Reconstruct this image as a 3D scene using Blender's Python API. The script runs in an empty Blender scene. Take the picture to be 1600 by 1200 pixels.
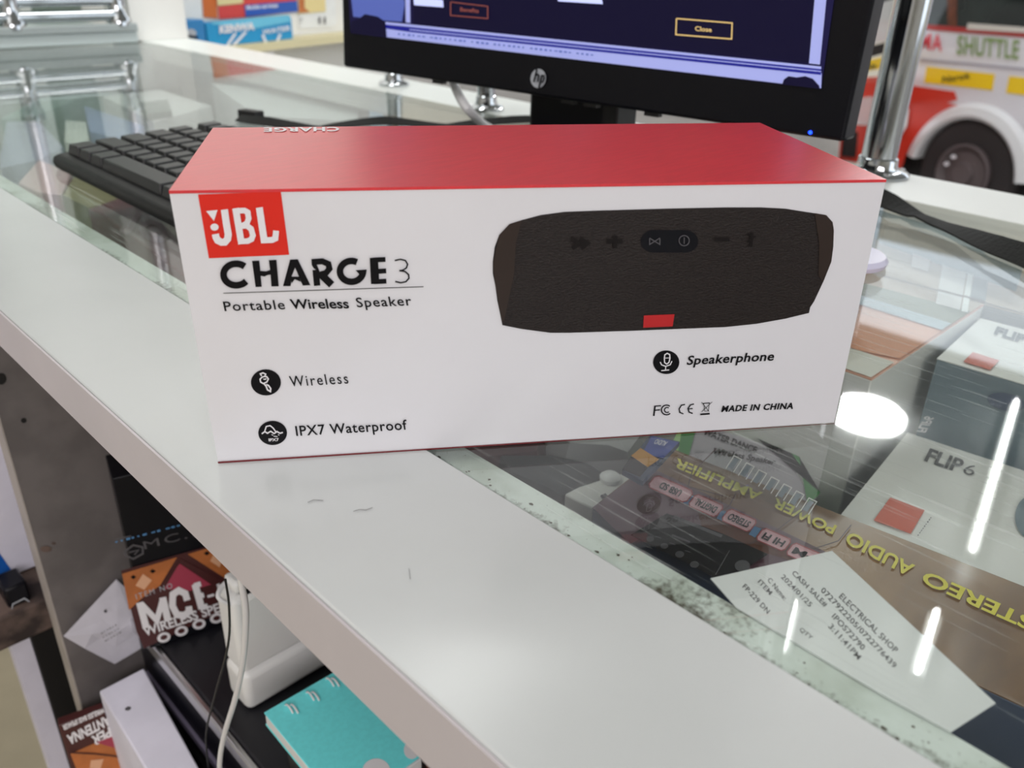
import bpy, math, random
from mathutils import Vector as V, Matrix
random.seed(7)
C = bpy.context.scene.collection
sc = bpy.context.scene

# ------------------------------------------------------------------ camera
CAM = V((-0.11122724, -0.26676337, 0.17426784))
YAW, PITCH, ROLL, FPX = 0.78459564, 0.47285882, 0.02906673, 1329.03562
_f = V((math.cos(YAW)*math.cos(PITCH), math.sin(YAW)*math.cos(PITCH), -math.sin(PITCH)))
_r = V((math.sin(YAW), -math.cos(YAW), 0)); _u = _r.cross(_f)
CR = _r*math.cos(ROLL)+_u*math.sin(ROLL); CU = -_r*math.sin(ROLL)+_u*math.cos(ROLL); CF = _f
cd = bpy.data.cameras.new('camera'); cam = bpy.data.objects.new('camera', cd); C.objects.link(cam)
m = Matrix((CR, CU, -CF)).transposed().to_4x4(); m.translation = CAM; cam.matrix_world = m
cd.sensor_width = 36; cd.lens = FPX/1600*36; cd.clip_start = .01; cd.clip_end = 200
cd.dof.use_dof = True; cd.dof.focus_distance = 0.36; cd.dof.aperture_fstop = 13
sc.camera = cam
# ------------------------------------------------------------------ view, world, lights
sc.view_settings.view_transform = 'Standard'; sc.view_settings.look = 'None'
sc.view_settings.gamma = 1; sc.view_settings.use_curve_mapping = False
sc.view_settings.exposure = 0.45
w = bpy.data.worlds.new('world'); sc.world = w; w.use_nodes = True
w.node_tree.nodes['Background'].inputs[0].default_value = (.86, .93, 1, 1)
w.node_tree.nodes['Background'].inputs[1].default_value = 1.5
def area(name, loc, size, energy, col, rot=(0, 0, 0)):
    l = bpy.data.lights.new(name, 'AREA'); l.shape = 'RECTANGLE'; l.size, l.size_y = size
    l.energy = energy; l.color = col
    o = bpy.data.objects.new(name, l); C.objects.link(o); o.location = loc; o.rotation_euler = rot
    return o
area('overhead_fill_light', (-.9, .6, 1.52), (1.6, 2.2), 13, (1, .97, .93))  # added overhead fill for general brightness, no panel fitting in the ceiling
area('front_fill_light', (-1.1, -1.9, 1.4), (1.6, 1.2), 34, (1, .95, .97), (math.radians(48), 0, math.radians(-28)))  # added unseen fill, tilted to brighten the box front and counter
area('left_wall_fill_light', (.7, .95, 1.5), (1.2, .5), 14, (.98, 1, .98), (math.radians(40), 0, math.radians(8)))  # added unseen fill, tilted at the left wall so the lid mirrors it

# ------------------------------------------------------------------ projection helpers
X, Y, Z = V((1, 0, 0)), V((0, 1, 0)), V((0, 0, 1))
def ray(x, y): return CF*FPX + CR*(x-800) - CU*(y-600)
def UP(x, y, P0, n):
    d = ray(x, y); return CAM + d*((V(P0)-CAM).dot(n)/d.dot(n))
def U(x, y, z=0): return UP(x, y, (0, 0, z), Z)
class Plane:
    """a flat face of a thing: points are read off the photo onto it, eps in front of it"""
    def __init__(s, P0, n, eps=.0003):
        s.P0 = V(P0); s.n = V(n).normalized()
        if (CAM-s.P0).dot(s.n) < 0: s.n = -s.n
        s.eps = eps
    def __call__(s, x, y, k=1): return UP(x, y, s.P0+s.n*s.eps*k, s.n)

# ------------------------------------------------------------------ materials
def mat(name, col, rough=.5, spec=.5, metal=0, coat=0, coat_rough=.1, noise=0, scale=40, bump=0, emit=0, stretch=None, col2=None, ramp=(.4, .6)):
    m = bpy.data.materials.new(name); m.use_nodes = True; nt = m.node_tree; b = nt.nodes['Principled BSDF']
    b.inputs['Base Color'].default_value = (*col, 1); b.inputs['Roughness'].default_value = rough
    b.inputs['Metallic'].default_value = metal; b.inputs['Specular IOR Level'].default_value = spec
    b.inputs['Coat Weight'].default_value = coat; b.inputs['Coat Roughness'].default_value = coat_rough
    if emit:
        b.inputs['Emission Color'].default_value = (*col, 1); b.inputs['Emission Strength'].default_value = emit
    if noise or bump or col2:
        tc = nt.nodes.new('ShaderNodeTexCoord'); mp = nt.nodes.new('ShaderNodeMapping'); nz = nt.nodes.new('ShaderNodeTexNoise')
        nt.links.new(tc.outputs['Object'], mp.inputs[0]); nt.links.new(mp.outputs[0], nz.inputs['Vector'])
        if stretch: mp.inputs['Scale'].default_value = stretch
        nz.inputs['Scale'].default_value = scale; nz.inputs['Detail'].default_value = 6
        if noise or col2:
            r = nt.nodes.new('ShaderNodeValToRGB'); nt.links.new(nz.outputs['Fac'], r.inputs[0])
            r.color_ramp.elements[0].position, r.color_ramp.elements[1].position = ramp
            c2 = col2 or tuple(c*(1-noise) for c in col)
            r.color_ramp.elements[0].color = (*c2, 1); r.color_ramp.elements[1].color = (*col, 1)
            nt.links.new(r.outputs[0], b.inputs['Base Color'])
        if bump:
            bp = nt.nodes.new('ShaderNodeBump'); bp.inputs['Strength'].default_value = bump; bp.inputs['Distance'].default_value = .002
            nt.links.new(nz.outputs['Fac'], bp.inputs['Height']); nt.links.new(bp.outputs[0], b.inputs['Normal'])
    return m
def glass(name, tint, rough=.02, ior=1.5, scratches=True):
    m = bpy.data.materials.new(name); m.use_nodes = True; nt = m.node_tree
    for n in list(nt.nodes):
        if n.type != 'OUTPUT_MATERIAL': nt.nodes.remove(n)
    out = nt.nodes[0]; mix = nt.nodes.new('ShaderNodeMixShader'); fr = nt.nodes.new('ShaderNodeFresnel')
    ge = nt.nodes.new('ShaderNodeNewGeometry'); mr = nt.nodes.new('ShaderNodeMapRange'); mr.inputs[3].default_value = ior; mr.inputs[4].default_value = 1/ior
    nt.links.new(ge.outputs['Backfacing'], mr.inputs[0]); nt.links.new(mr.outputs[0], fr.inputs[0])
    t = nt.nodes.new('ShaderNodeBsdfTransparent'); t.inputs[0].default_value = (*tint, 1)
    g = nt.nodes.new('ShaderNodeBsdfGlossy'); g.inputs['Roughness'].default_value = rough
    nt.links.new(fr.outputs[0], mix.inputs[0]); nt.links.new(t.outputs[0], mix.inputs[1]); nt.links.new(g.outputs[0], mix.inputs[2])
    last = mix
    if scratches:  # faint wear: thin pale scratches and a breath of dust
        tc = nt.nodes.new('ShaderNodeTexCoord'); acc = None
        for k, (rz, sx, sy) in enumerate([(.5, 260, 9), (2.1, 190, 7), (1.25, 300, 12)]):
            mp = nt.nodes.new('ShaderNodeMapping'); mp.inputs['Rotation'].default_value = (0, 0, rz); mp.inputs['Scale'].default_value = (sx, sy, 1)
            nz = nt.nodes.new('ShaderNodeTexNoise'); nz.inputs['Scale'].default_value = 1; nz.inputs['Detail'].default_value = 1.5
            rp = nt.nodes.new('ShaderNodeMapRange'); rp.inputs[1].default_value = .67; rp.inputs[2].default_value = .74; rp.inputs[4].default_value = .16
            nt.links.new(tc.outputs['Object'], mp.inputs[0]); nt.links.new(mp.outputs[0], nz.inputs['Vector']); nt.links.new(nz.outputs['Fac'], rp.inputs[0])
            if acc is None: acc = rp
            else:
                a = nt.nodes.new('ShaderNodeMath'); a.operation = 'MAXIMUM'; nt.links.new(acc.outputs[0], a.inputs[0]); nt.links.new(rp.outputs[0], a.inputs[1]); acc = a
        ad = nt.nodes.new('ShaderNodeMath'); ad.operation = 'ADD'; ad.inputs[1].default_value = .006; nt.links.new(acc.outputs[0], ad.inputs[0])
        df = nt.nodes.new('ShaderNodeBsdfDiffuse'); df.inputs[0].default_value = (.8, .85, .83, 1)
        m2 = nt.nodes.new('ShaderNodeMixShader'); nt.links.new(ad.outputs[0], m2.inputs[0]); nt.links.new(mix.outputs[0], m2.inputs[1]); nt.links.new(df.outputs[0], m2.inputs[2]); last = m2
    nt.links.new(last.outputs[0], out.inputs[0])
    return m
def lin(r, g, b): return tuple(((c/255)/12.92 if c/255 <= .04045 else ((c/255+.055)/1.055)**2.4) for c in (r, g, b))
def plain(name, rgb, rough=.5, **k): return mat(name, lin(*rgb), rough, **k)

M = {}
M['laminate'] = mat('white_laminate', (.625, .65, .65), .22, .5, noise=.05, scale=9, bump=.02)
M['fascia'] = mat('fascia_board', (.63, .585, .61), .4, noise=.05, scale=14)
M['panel'] = mat('grey_board', (.17, .152, .148), .6, noise=.22, scale=30, bump=.05)
M['paneledge'] = plain('board_edge', (176, 168, 162), .6, noise=.15, scale=30)
M['ledge'] = mat('grimy_ledge', (.76, .82, .78), .4, col2=(.50, .55, .48), scale=30, ramp=(.3, .5))
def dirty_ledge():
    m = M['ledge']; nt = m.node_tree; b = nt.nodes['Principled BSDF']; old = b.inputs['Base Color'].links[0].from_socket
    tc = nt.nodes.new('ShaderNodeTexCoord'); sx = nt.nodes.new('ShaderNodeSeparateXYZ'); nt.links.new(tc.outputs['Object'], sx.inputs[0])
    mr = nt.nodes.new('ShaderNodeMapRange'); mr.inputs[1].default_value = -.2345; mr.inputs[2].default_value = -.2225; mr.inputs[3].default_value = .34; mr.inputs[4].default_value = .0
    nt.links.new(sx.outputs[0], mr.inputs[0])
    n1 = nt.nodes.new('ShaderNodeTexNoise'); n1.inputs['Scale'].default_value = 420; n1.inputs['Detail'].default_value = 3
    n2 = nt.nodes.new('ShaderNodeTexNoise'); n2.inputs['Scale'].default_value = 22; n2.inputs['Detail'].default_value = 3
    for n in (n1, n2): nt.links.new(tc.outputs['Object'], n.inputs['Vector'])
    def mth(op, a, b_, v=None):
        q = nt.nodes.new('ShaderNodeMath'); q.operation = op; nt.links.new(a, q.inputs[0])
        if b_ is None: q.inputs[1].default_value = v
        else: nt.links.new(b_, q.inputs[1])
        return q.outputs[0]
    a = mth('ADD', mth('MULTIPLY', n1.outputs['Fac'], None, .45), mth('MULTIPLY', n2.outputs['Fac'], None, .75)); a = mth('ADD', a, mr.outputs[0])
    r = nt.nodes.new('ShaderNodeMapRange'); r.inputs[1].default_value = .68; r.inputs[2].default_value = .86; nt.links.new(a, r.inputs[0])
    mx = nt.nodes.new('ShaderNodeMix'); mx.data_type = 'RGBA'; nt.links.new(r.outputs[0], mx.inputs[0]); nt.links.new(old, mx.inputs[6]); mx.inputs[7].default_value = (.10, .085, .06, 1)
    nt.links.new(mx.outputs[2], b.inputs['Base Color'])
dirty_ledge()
M['rail'] = mat('white_rail', (.84, .87, .84), .3)
M['glass'] = glass('counter_glass', (.965, .985, .975))
M['clear'] = glass('clear_glass', (.93, .97, .95), scratches=False)
M['cartonwhite'] = mat('coated_white_card', (.79, .785, .82), .32, .5, coat=.3, coat_rough=.15, noise=.03, scale=12, bump=.02)
M['redtop'] = mat('glossy_red_card', lin(226, 44, 56), .34, .5, coat=1, coat_rough=.42, noise=.08, scale=20, bump=.02, stretch=(4, 30, 4))
M['red'] = plain('print_red', (226, 38, 24), .35, coat=.2)
M['darkred'] = plain('print_dark_red', (112, 14, 26), .35)
M['ink'] = plain('print_black', (10, 9, 14), .45, spec=.2)
M['inkgrey'] = plain('print_grey', (84, 82, 86), .5)
M['white'] = plain('print_white', (236, 234, 238), .4)
M['printcharcoal'] = mat('printed_charcoal_mesh', lin(36, 28, 26), .5, spec=.3, noise=.35, scale=900, bump=.3, stretch=(1, 1, 2), coat=.08, coat_rough=.2)
M['printcap'] = plain('printed_end_cap', (50, 39, 34), .45, spec=.3)
M['black'] = plain('black_plastic', (22, 22, 24), .45, bump=.02, scale=200)
M['blackgloss'] = plain('gloss_black', (8, 8, 16), .35, spec=.25)
M['key'] = plain('key_plastic', (40, 41, 42), .38)
M['chrome'] = mat('chrome', (.56, .585, .61), .09, metal=1)
M['steel'] = mat('brushed_steel', (.7, .7, .72), .3, metal=1)
M['cable'] = plain('white_cable', (232, 232, 234), .4)
M['strap'] = mat('woven_black_strap', lin(24, 26, 25), .8, bump=.5, scale=600)
M['paper'] = mat('paper', (.78, .79, .79), .8, noise=.03)
M['paperlilac'] = mat('lilac_white_paper', (.80, .78, .90), .8, noise=.06, scale=30, bump=.1)
M['papercrumple'] = mat('crumpled_paper', (.74, .72, .80), .8, noise=.15, scale=20, bump=.6)
M['teal'] = mat('turquoise_cover', lin(122, 242, 246), .55, noise=.05, scale=300)
M['plasticwhite'] = mat('white_plastic', (.88, .88, .87), .35, bump=.02)
M['brown'] = mat('brown_board', lin(112, 58, 30), .4, noise=.4, scale=20, stretch=(8, 1, 1))
M['amp'] = mat('brown_printed_card', lin(156, 118, 76), .3, col2=lin(96, 66, 42), scale=9, ramp=(.3, .7), stretch=(1, 3, 1), coat=.4)
M['maroon'] = plain('maroon_card', (112, 34, 50), .35, coat=.3)
M['purple'] = plain('mauve_print', (98, 66, 78), .4)
M['yellow'] = plain('yellow_print', (226, 214, 60), .4)
M['badge'] = plain('pink_badge', (236, 188, 196), .4)
M['badgeline'] = plain('red_badge_line', (168, 52, 60), .4)
M['bluetab'] = plain('blue_print', (86, 140, 190), .4)
M['navy'] = plain('navy_card', (60, 76, 104), .4)
M['slate'] = plain('slate_card', (104, 122, 132), .4)
M['fliptop'] = mat('pale_card', (.80, .80, .76), .4)
M['flipred'] = plain('muted_red_print', (214, 96, 70), .5)
M['green'] = plain('green_print', (60, 130, 66), .5)
M['casefloor'] = mat('case_floor_board', lin(112, 106, 98), .5, noise=.3, scale=8)
M['darkcloth'] = mat('dark_cloth', lin(52, 58, 58), .9, bump=.3, scale=80)
M['floor'] = mat('worn_floor', lin(206, 196, 170), .7, noise=.15, scale=5)
M['wall'] = mat('painted_wall', (.80, .79, .76), .7, noise=.03, scale=4)
M['ceil'] = mat('ceiling_paint', (.40, .42, .41), .8, noise=.03)
M['mceorange'] = mat('orange_print', lin(196, 116, 62), .4, noise=.2, scale=60)
M['mcedark'] = plain('dark_maroon_print', (74, 34, 34), .4)
M['mcepink'] = plain('raspberry_print', (168, 62, 84), .4)
M['mcepale'] = plain('pale_orange_print', (228, 176, 140), .4)
M['bodywhite'] = mat('van_white_paint', (.76, .73, .76), .3, coat=.5)
M['bodyred'] = mat('van_red_paint', lin(214, 62, 44), .35, coat=.5)
M['vanyellow'] = plain('van_yellow_panel', (246, 204, 10), .4)
M['tyre'] = mat('tyre_rubber', lin(50, 44, 44), .85, bump=.3, scale=60)
M['dark'] = plain('near_black', (18, 16, 16), .7)
M['vanglass'] = mat('van_dark_glass', lin(40, 48, 44), .12, .6, noise=.5, scale=3)
M['asphalt'] = mat('street_ground', lin(120, 112, 104), .9, noise=.2, scale=3)
M['skyblue'] = plain('blue_card', (22, 150, 206), .35, coat=.3)
M['orangeprint'] = plain('orange_print_flat', (206, 104, 40), .45)
M['woodworn'] = mat('worn_wood', lin(110, 92, 84), .8, col2=lin(46, 36, 34), scale=30, bump=.6, ramp=(.4, .6))
M['silver'] = plain('silver_print', (180, 184, 192), .3)
M['cream'] = plain('cream_print', (226, 208, 150), .5)

# ------------------------------------------------------------------ mesh builder
class MB:
    def __init__(s): s.v = []; s.f = []; s.sm = False; s.c = 0
    def add(s, vs, fs):
        k = len(s.v); s.v += [V(a) for a in vs]; s.f += [tuple(i+k for i in f) for f in fs]; return s
    def poly(s, pts): return s.add(pts, [tuple(range(len(pts)))])
    def prism(s, pts, ext):
        n = len(pts); e = V(ext); q = [V(a) for a in pts]
        return s.add(q+[a+e for a in q], [tuple(range(n)), tuple(range(2*n-1, n-1, -1))]+[(i, (i+1) % n, n+(i+1) % n, n+i) for i in range(n)])
    def box(s, a, b):
        (x0, y0, z0), (x1, y1, z1) = a, b
        return s.prism([(x0, y0, z0), (x1, y0, z0), (x1, y1, z0), (x0, y1, z0)], (0, 0, z1-z0))
    def obox(s, o, a, b, c):
        o, a, b = V(o), V(a), V(b); return s.prism([o, o+a, o+a+b, o+b], c)
    def tube(s, path, r, n=12, caps=True):
        s.sm = True; P = [V(p) for p in path]; k0 = len(s.v); rr = r if isinstance(r, (list, tuple)) else [r]*len(P)
        up = None
        for i, p in enumerate(P):
            t = ((P[min(i+1, len(P)-1)]-P[max(i-1, 0)])).normalized()
            if up is None: up = (V((0, 0, 1)) if abs(t.z) < .9 else V((1, 0, 0)))
            a = t.cross(up).normalized(); up = a.cross(t).normalized()
            s.v += [p+(a*math.cos(6.28318*j/n)+up*math.sin(6.28318*j/n))*rr[i] for j in range(n)]
        for i in range(len(P)-1):
            for j in range(n):
                a, b = k0+i*n+j, k0+i*n+(j+1) % n; s.f.append((a, b, b+n, a+n))
        if caps: s.f += [tuple(k0+j for j in range(n))[::-1], tuple(k0+(len(P)-1)*n+j for j in range(n))]
        return s
    def lathe(s, base, axis, prof, n=32):
        base, ax = V(base), V(axis).normalized(); s.sm = True; k0 = len(s.v)
        a = ax.cross(V((0, 0, 1)) if abs(ax.z) < .9 else V((1, 0, 0))).normalized(); b = a.cross(ax).normalized()
        for r, h in prof: s.v += [base+ax*h+(a*math.cos(6.28318*j/n)+b*math.sin(6.28318*j/n))*max(r, 1e-5) for j in range(n)]
        m_ = len(prof)
        for i in range(m_-1):
            for j in range(n): p, q = k0+i*n+j, k0+i*n+(j+1) % n; s.f.append((p, q, q+n, p+n))
        s.f += [tuple(k0+j for j in range(n))[::-1], tuple(k0+(m_-1)*n+j for j in range(n))]; return s
    def ribbon(s, plane, pts, wd, k=1):
        """flat stroke of pixel width wd along pixel points, on a face"""
        s.c += 1; k += .08*s.c; P = [V((x, y)) for x, y in pts]; L = []; R_ = []
        for i, p in enumerate(P):
            a = (P[i]-P[i-1]).normalized() if i else None; b = (P[i+1]-P[i]).normalized() if i < len(P)-1 else None
            t = ((a or b)+(b or a)).normalized(); nrm = V((-t.y, t.x))
            sc_ = 1/max(.5, (t.dot(b or a))); L.append(p+nrm*wd/2*sc_); R_.append(p-nrm*wd/2*sc_)
        vs = [plane(q.x, q.y, k) for q in L+R_]; n = len(P)
        return s.add(vs, [(i, i+1, n+i+1, n+i) for i in range(n-1)])
    def ppoly(s, plane, pts, k=1):
        s.c += 1; k += .08*s.c; return s.poly([plane(x, y, k) for x, y in pts])
    def disc(s, plane, c, rx, ry, n=32, k=1, rot=0):
        pts = []
        for i in range(n):
            t = 6.28318*i/n; x, y = rx*math.cos(t), ry*math.sin(t)
            pts.append((c[0]+x*math.cos(rot)-y*math.sin(rot), c[1]+x*math.sin(rot)+y*math.cos(rot)))
        return s.ppoly(plane, pts, k)
    def build(s, name, mt, parent=None, bevel=0, smooth=None, seg=2):
        loc = parent.matrix_world.translation if parent else V((0, 0, 0))
        if parent is not None: loc = WLOC[parent.name]
        me = bpy.data.meshes.new(name); me.from_pydata([tuple(a-loc) for a in s.v], [], s.f)
        me.materials.append(M[mt] if isinstance(mt, str) else mt); me.update()
        import bmesh
        bm = bmesh.new(); bm.from_mesh(me); bmesh.ops.recalc_face_normals(bm, faces=bm.faces); bm.to_mesh(me); bm.free()
        if (smooth if smooth is not None else s.sm):
            me.shade_smooth(); me.set_sharp_from_angle(angle=math.radians(40))
        o = bpy.data.objects.new(name, me); C.objects.link(o)
        if parent is not None: o.parent = parent
        WLOC[o.name] = loc
        if bevel:
            b = o.modifiers.new('bevel', 'BEVEL'); b.width = bevel; b.segments = seg; b.limit_method = 'ANGLE'
            me.shade_smooth(); me.set_sharp_from_angle(angle=math.radians(60))
        return o
WLOC = {}
def tag(o, label=None, cat=None, group=None, kind=None):
    if label: o['label'] = label
    if cat: o['category'] = cat
    if group: o['group'] = group
    if kind: o['kind'] = kind
    return o
def thing(name, loc, label, cat, group=None):
    o = bpy.data.objects.new(name, None); C.objects.link(o); o.location = loc; o.empty_display_size = .02
    WLOC[o.name] = V(loc); return tag(o, label, cat, group)

_cache = {}
def glyphs(s, space, bold, shear=0):
    cu = bpy.data.curves.new('t', 'FONT'); cu.body = s; cu.size = 1; cu.space_character = space; cu.offset = bold; cu.resolution_u = 3; cu.shear = shear
    o = bpy.data.objects.new('t', cu); C.objects.link(o); bpy.context.view_layer.update()
    me = bpy.data.meshes.new_from_object(o.evaluated_get(bpy.context.evaluated_depsgraph_get()))
    vs = [v.co.copy() for v in me.vertices]; fs = [tuple(p.vertices) for p in me.polygons]
    bpy.data.objects.remove(o); bpy.data.curves.remove(cu); bpy.data.meshes.remove(me); return vs, fs
CAPH = None
def text(mb, s, plane, bl, br, up, space=1.0, bold=0.0, k=2, shear=0, world=False):
    """letters on a face: bl/br = baseline ends, up = vector of the capital height (pixels, or world with world=True)"""
    global CAPH
    if CAPH is None:
        hv, _ = glyphs('H', 1, 0); CAPH = max(v.y for v in hv)
    vs, fs = glyphs(s, space, bold, shear); x0, x1 = min(v.x for v in vs), max(v.x for v in vs)
    out = []
    if world:
        bl, br, up = V(bl), V(br), V(up)
        for v in vs: out.append(bl+(br-bl)*((v.x-x0)/(x1-x0))+up*(v.y/CAPH))
    else:
        for v in vs:
            t = (v.x-x0)/(x1-x0); h = v.y/CAPH
            out.append(plane(bl[0]+(br[0]-bl[0])*t+up[0]*h, bl[1]+(br[1]-bl[1])*t+up[1]*h, k))
    mb.add(out, fs); return mb
def dashes(mb, plane, a, b, hgt, n, k=2, seed=1):
    """writing too small to read: a row of broken strokes"""
    rn = random.Random(seed); t = 0; st = 1/n
    while t < 1-st:
        w_ = st*rn.uniform(.4, .95)
        mb.ribbon(plane, [(a[0]+(b[0]-a[0])*t, a[1]+(b[1]-a[1])*t), (a[0]+(b[0]-a[0])*(t+w_), a[1]+(b[1]-a[1])*(t+w_))], hgt*rn.uniform(.6, 1), k); t += st*(1.25 if rn.random() < .8 else 2)
    return mb
def arc(cx, cy, rx, ry, a0, a1, n=16):
    return [(cx+rx*math.cos(math.radians(a0+(a1-a0)*i/n)), cy-ry*math.sin(math.radians(a0+(a1-a0)*i/n))) for i in range(n+1)]

# ================================================================== SETTING
def struct(name, mb, mt): return tag(mb.build(name, mt), kind='structure')
GZ = -1.28
struct('floor', MB().box((-2.6, -3.1, -1.0), (1.6, 5.1, -.95)), 'floor')
struct('ceiling', MB().box((-2.6, -3.1, 1.6), (4.3, 7, 1.65)), 'ceil')
struct('wall_back', MB().box((-2.7, -3.1, -.95), (-2.6, 5.1, 1.6)), 'wall')
struct('wall_right', MB().box((-2.6, -3.2, -.95), (1.2, -3.1, 1.6)), 'wall')
struct('wall_far', MB().box((-2.6, 5.1, -.95), (.6, 5.2, 1.6)), 'wall')
struct('ground_street', MB().box((1.6, -20, GZ-.1), (40, 40, GZ)), 'asphalt')
a17 = math.radians(17); WD = V((math.cos(a17), math.sin(a17), 0)); WN = V((-WD.y, WD.x, 0)); WP0 = V((.62, 1.74, 0))
struct('wall_left', MB().obox(WP0+V((0, 0, -.95))-WD*.3, WD*1.35, WN*.08, (0, 0, 2.5)), 'wall')
# column at the far end of the counter
cb = [U(228, 68), U(293, 60)]
struct('trim_1', MB().obox(V((.588, 1.47, 0.0005)), (.108, 0, 0), (0, .12, 0), (0, 0, 1.595)), 'wall')

# ================================================================== DISPLAY COUNTER
XF, XG, XL, XR, XB = -.011, .066, .0855, .602, .698
Y0, Y1 = -1.3, 1.45
ct = thing('display_counter', (.3, 0, -.95), 'long white display counter with a glass top that fills the picture', 'counter')
MB().box((XF, Y0, -.026), (XG, Y1, 0)).build('counter_top_strip', 'laminate', ct, bevel=.0008)
MB().box((XF-.0012, Y0, -.0262), (XF-.0002, Y1, -.0009)).build('edge_band', 'fascia', ct)
g = MB().box((XG+.0004, Y0, -.005), (XR-.0004, Y1, -.0002)).build('glass_top', 'glass', ct)
MB().box((XG, Y0, -.026), (XL, Y1, -.0072)).build('glass_ledge', 'ledge', ct)
MB().box((XR, Y0, -.03), (XB, Y1+.16, 0)).build('back_rail', 'rail', ct, bevel=.001)
MB().box((XR+.05, Y0, -.95), (XB, Y1, -.03)).build('back_panel', 'laminate', ct)
MB().box((XL-.006, Y0, -.15), (XL-.002, Y1, -.026)).build('case_front_wall', 'panel', ct)
MB().box((XL-.006, Y0, -.165), (XR+.05, Y1, -.15)).build('case_floor', 'casefloor', ct)
MB().prism([V((0, .3465, -.95)), V((XR+.04, .3465, -.95)), V((XR+.04, .3465, -.1655)), V((XL-.0065, .3465, -.1655)), V((XL-.0065, .3465, -.0265)), V((0, .3465, -.0265))], (0, .02, 0)).build('divider_panel', 'panel', ct)
MB().box((-.0012, .3462, -.95), (-.0002, .3668, -.0265)).build('divider_edge', 'paneledge', ct)
MB().box((0, Y0, -.56), (XR+.04, .346, -.54)).build('lower_shelf', 'panel', ct)
MB().box((XL, Y1-.02, -.15), (XR, Y1, -.006)).build('case_end_panel', 'laminate', ct)
MB().box((XF, Y1, -.95), (XB, Y1+.02, -.0265)).build('end_panel', 'laminate', ct)
sp_ = Plane((0, 0, 0), Z, .0004); hr = MB()
for p_ in ([(552, 799), (562, 796), (572, 797), (582, 793)], [(481, 785), (490, 781), (505, 782)], [(639, 888), (641, 905)]): hr.ribbon(sp_, p_, .9)
tag(hr.build('hairline_scratch', plain('scratch_grey', (120, 120, 122), .7), ct), kind='stuff')
# screw holes and a scuff on the divider
dp = Plane((0, .3465, 0), Y, .0006)
MB().disc(dp, (37, 657), 4.2, 4).build('screw_hole', 'dark', ct); MB().disc(dp, (2, 592), 8, 9).build('screw_hole', 'dark', ct)
MB().disc(dp, (72, 858), 9, 5).disc(dp, (84, 849), 3.5, 2).build('scuff_mark', 'woodworn', ct)
# grime along the joint between strip and glass
gp = Plane((0, 0, -.0072), Z, .0002); gm = MB()
for i in range(1100):
    y = random.choice([random.gauss(-.10, .05), random.gauss(.10, .05), random.uniform(-.24, .18)]); big = random.random()**7
    x = XG+.001+abs(random.gauss(0, .0035)) if random.random() < .85 else random.uniform(XG, XL-.001)
    x = min(x, XL-.001); r = .00014+.0007*big; c = V((x, y, -.00705)); n = 6; ph = random.random()*6
    gm.poly([c+V((math.cos(ph+j*1.047)*r*random.uniform(.5, 1.2), math.sin(ph+j*1.047)*r*random.uniform(.6, 1.6), 0)) for j in range(n)])
tag(gm.build('grime', plain('grime_brown', (92, 86, 74), .9), ct), kind='stuff')

# ------------------------------------------------------------------ lamps in the ceiling
def tube_lamp(a, b, label):
    a, b = V(a), V(b); t = thing('tube_lamp', (a+b)/2, label, 'lamp', 'ceiling tube lamps')
    MB().tube([a, b], .007, 12).build('lamp_tube', EM, t)
    d = (b-a).normalized(); s = d.cross(Z)
    MB().obox(a+s*-.02+Z*.012, b-a, s*.04, (0, 0, .0325)).build('lamp_housing', 'rail', t)
EM = mat('lamp_glow', (1, 1, 1), emit=42)
tube_lamp((3.85, .52, 1.555), (2.6, .255, 1.555), 'long white tube lamp on the shop ceiling')
tube_lamp((2.2, .215, 1.555), (1.92, .155, 1.555), 'short white tube lamp on the shop ceiling nearer the counter')
tube_lamp((1.92, .53, 1.555), (1.72, .455, 1.555), 'short white tube lamp on the shop ceiling beside the others')
rl = thing('round_lamp', (3.29, .94, 1.58), 'round white ceiling lamp mirrored as a bright oval in the glass', 'lamp')
MB().lathe((3.29, .94, 1.6), -Z, [(.0, 0), (.155, 0), (.155, .02), (.14, .035), (.0, .04)]).build('diffuser', mat('round_lamp_glow', (1, 1, 1), emit=60), rl)

# ================================================================== SPEAKER BOX (the subject)
BL, BR = U(341, 724), U(1303, 662)
BW = (BR-BL).normalized(); BN = V((-BW.y, BW.x, 0))
TL, TR = UP(264, 298, BL, BN), UP(1384, 283, BL, BN); BH = (TL.z+TR.z)/2; TL.z = TR.z = BH
KL, KR = U(333, 201, BH), U(1187, 193, BH)
zz = V((0, 0, .0006))
bx = thing('speaker_box', (BL+BR)/2+BN*.05, 'white and red cardboard speaker package standing on the counter edge, centre of the picture', 'box')
kl0, kr0 = V((KL.x, KL.y, 0)), V((KR.x, KR.y, 0))
body = MB().add([BL+zz, BR+zz, kr0+zz, kl0+zz, TL, TR, KR, KL], [(0, 1, 5, 4), (1, 2, 6, 5), (2, 3, 7, 6), (3, 0, 4, 7), (0, 3, 2, 1)])
body.build('carton', 'cartonwhite', bx)
t_ = MB(); 
t_.add([TL-BN*.0003+Z*.0004, TR-BN*.0003+Z*.0004, KR+Z*.0004, KL+Z*.0004, TL-BN*.0003-Z*.0006, TR-BN*.0003-Z*.0006, KR-Z*.0006, KL-Z*.0006], [(0, 1, 2, 3), (4, 7, 6, 5), (0, 4, 5, 1), (1, 5, 6, 2), (2, 6, 7, 3), (3, 7, 4, 0)])
tag(t_.build('lid', 'redtop', bx), 'glossy red top of the package')
MB().add([BL-BN*.0004+V((0, 0, .0002)), BR-BN*.0004+V((0, 0, .0002)), BR-BN*.0004+V((0, 0, .0004)), BL-BN*.0004+V((0, 0, .0010))], [(0, 1, 2, 3)]).build('bottom_fold', 'darkred', bx)
F = Plane(BL, BN, .00025)
def c8(pts): return [(250+x/3.429, 270+y/3.429) for x, y in pts]
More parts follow.
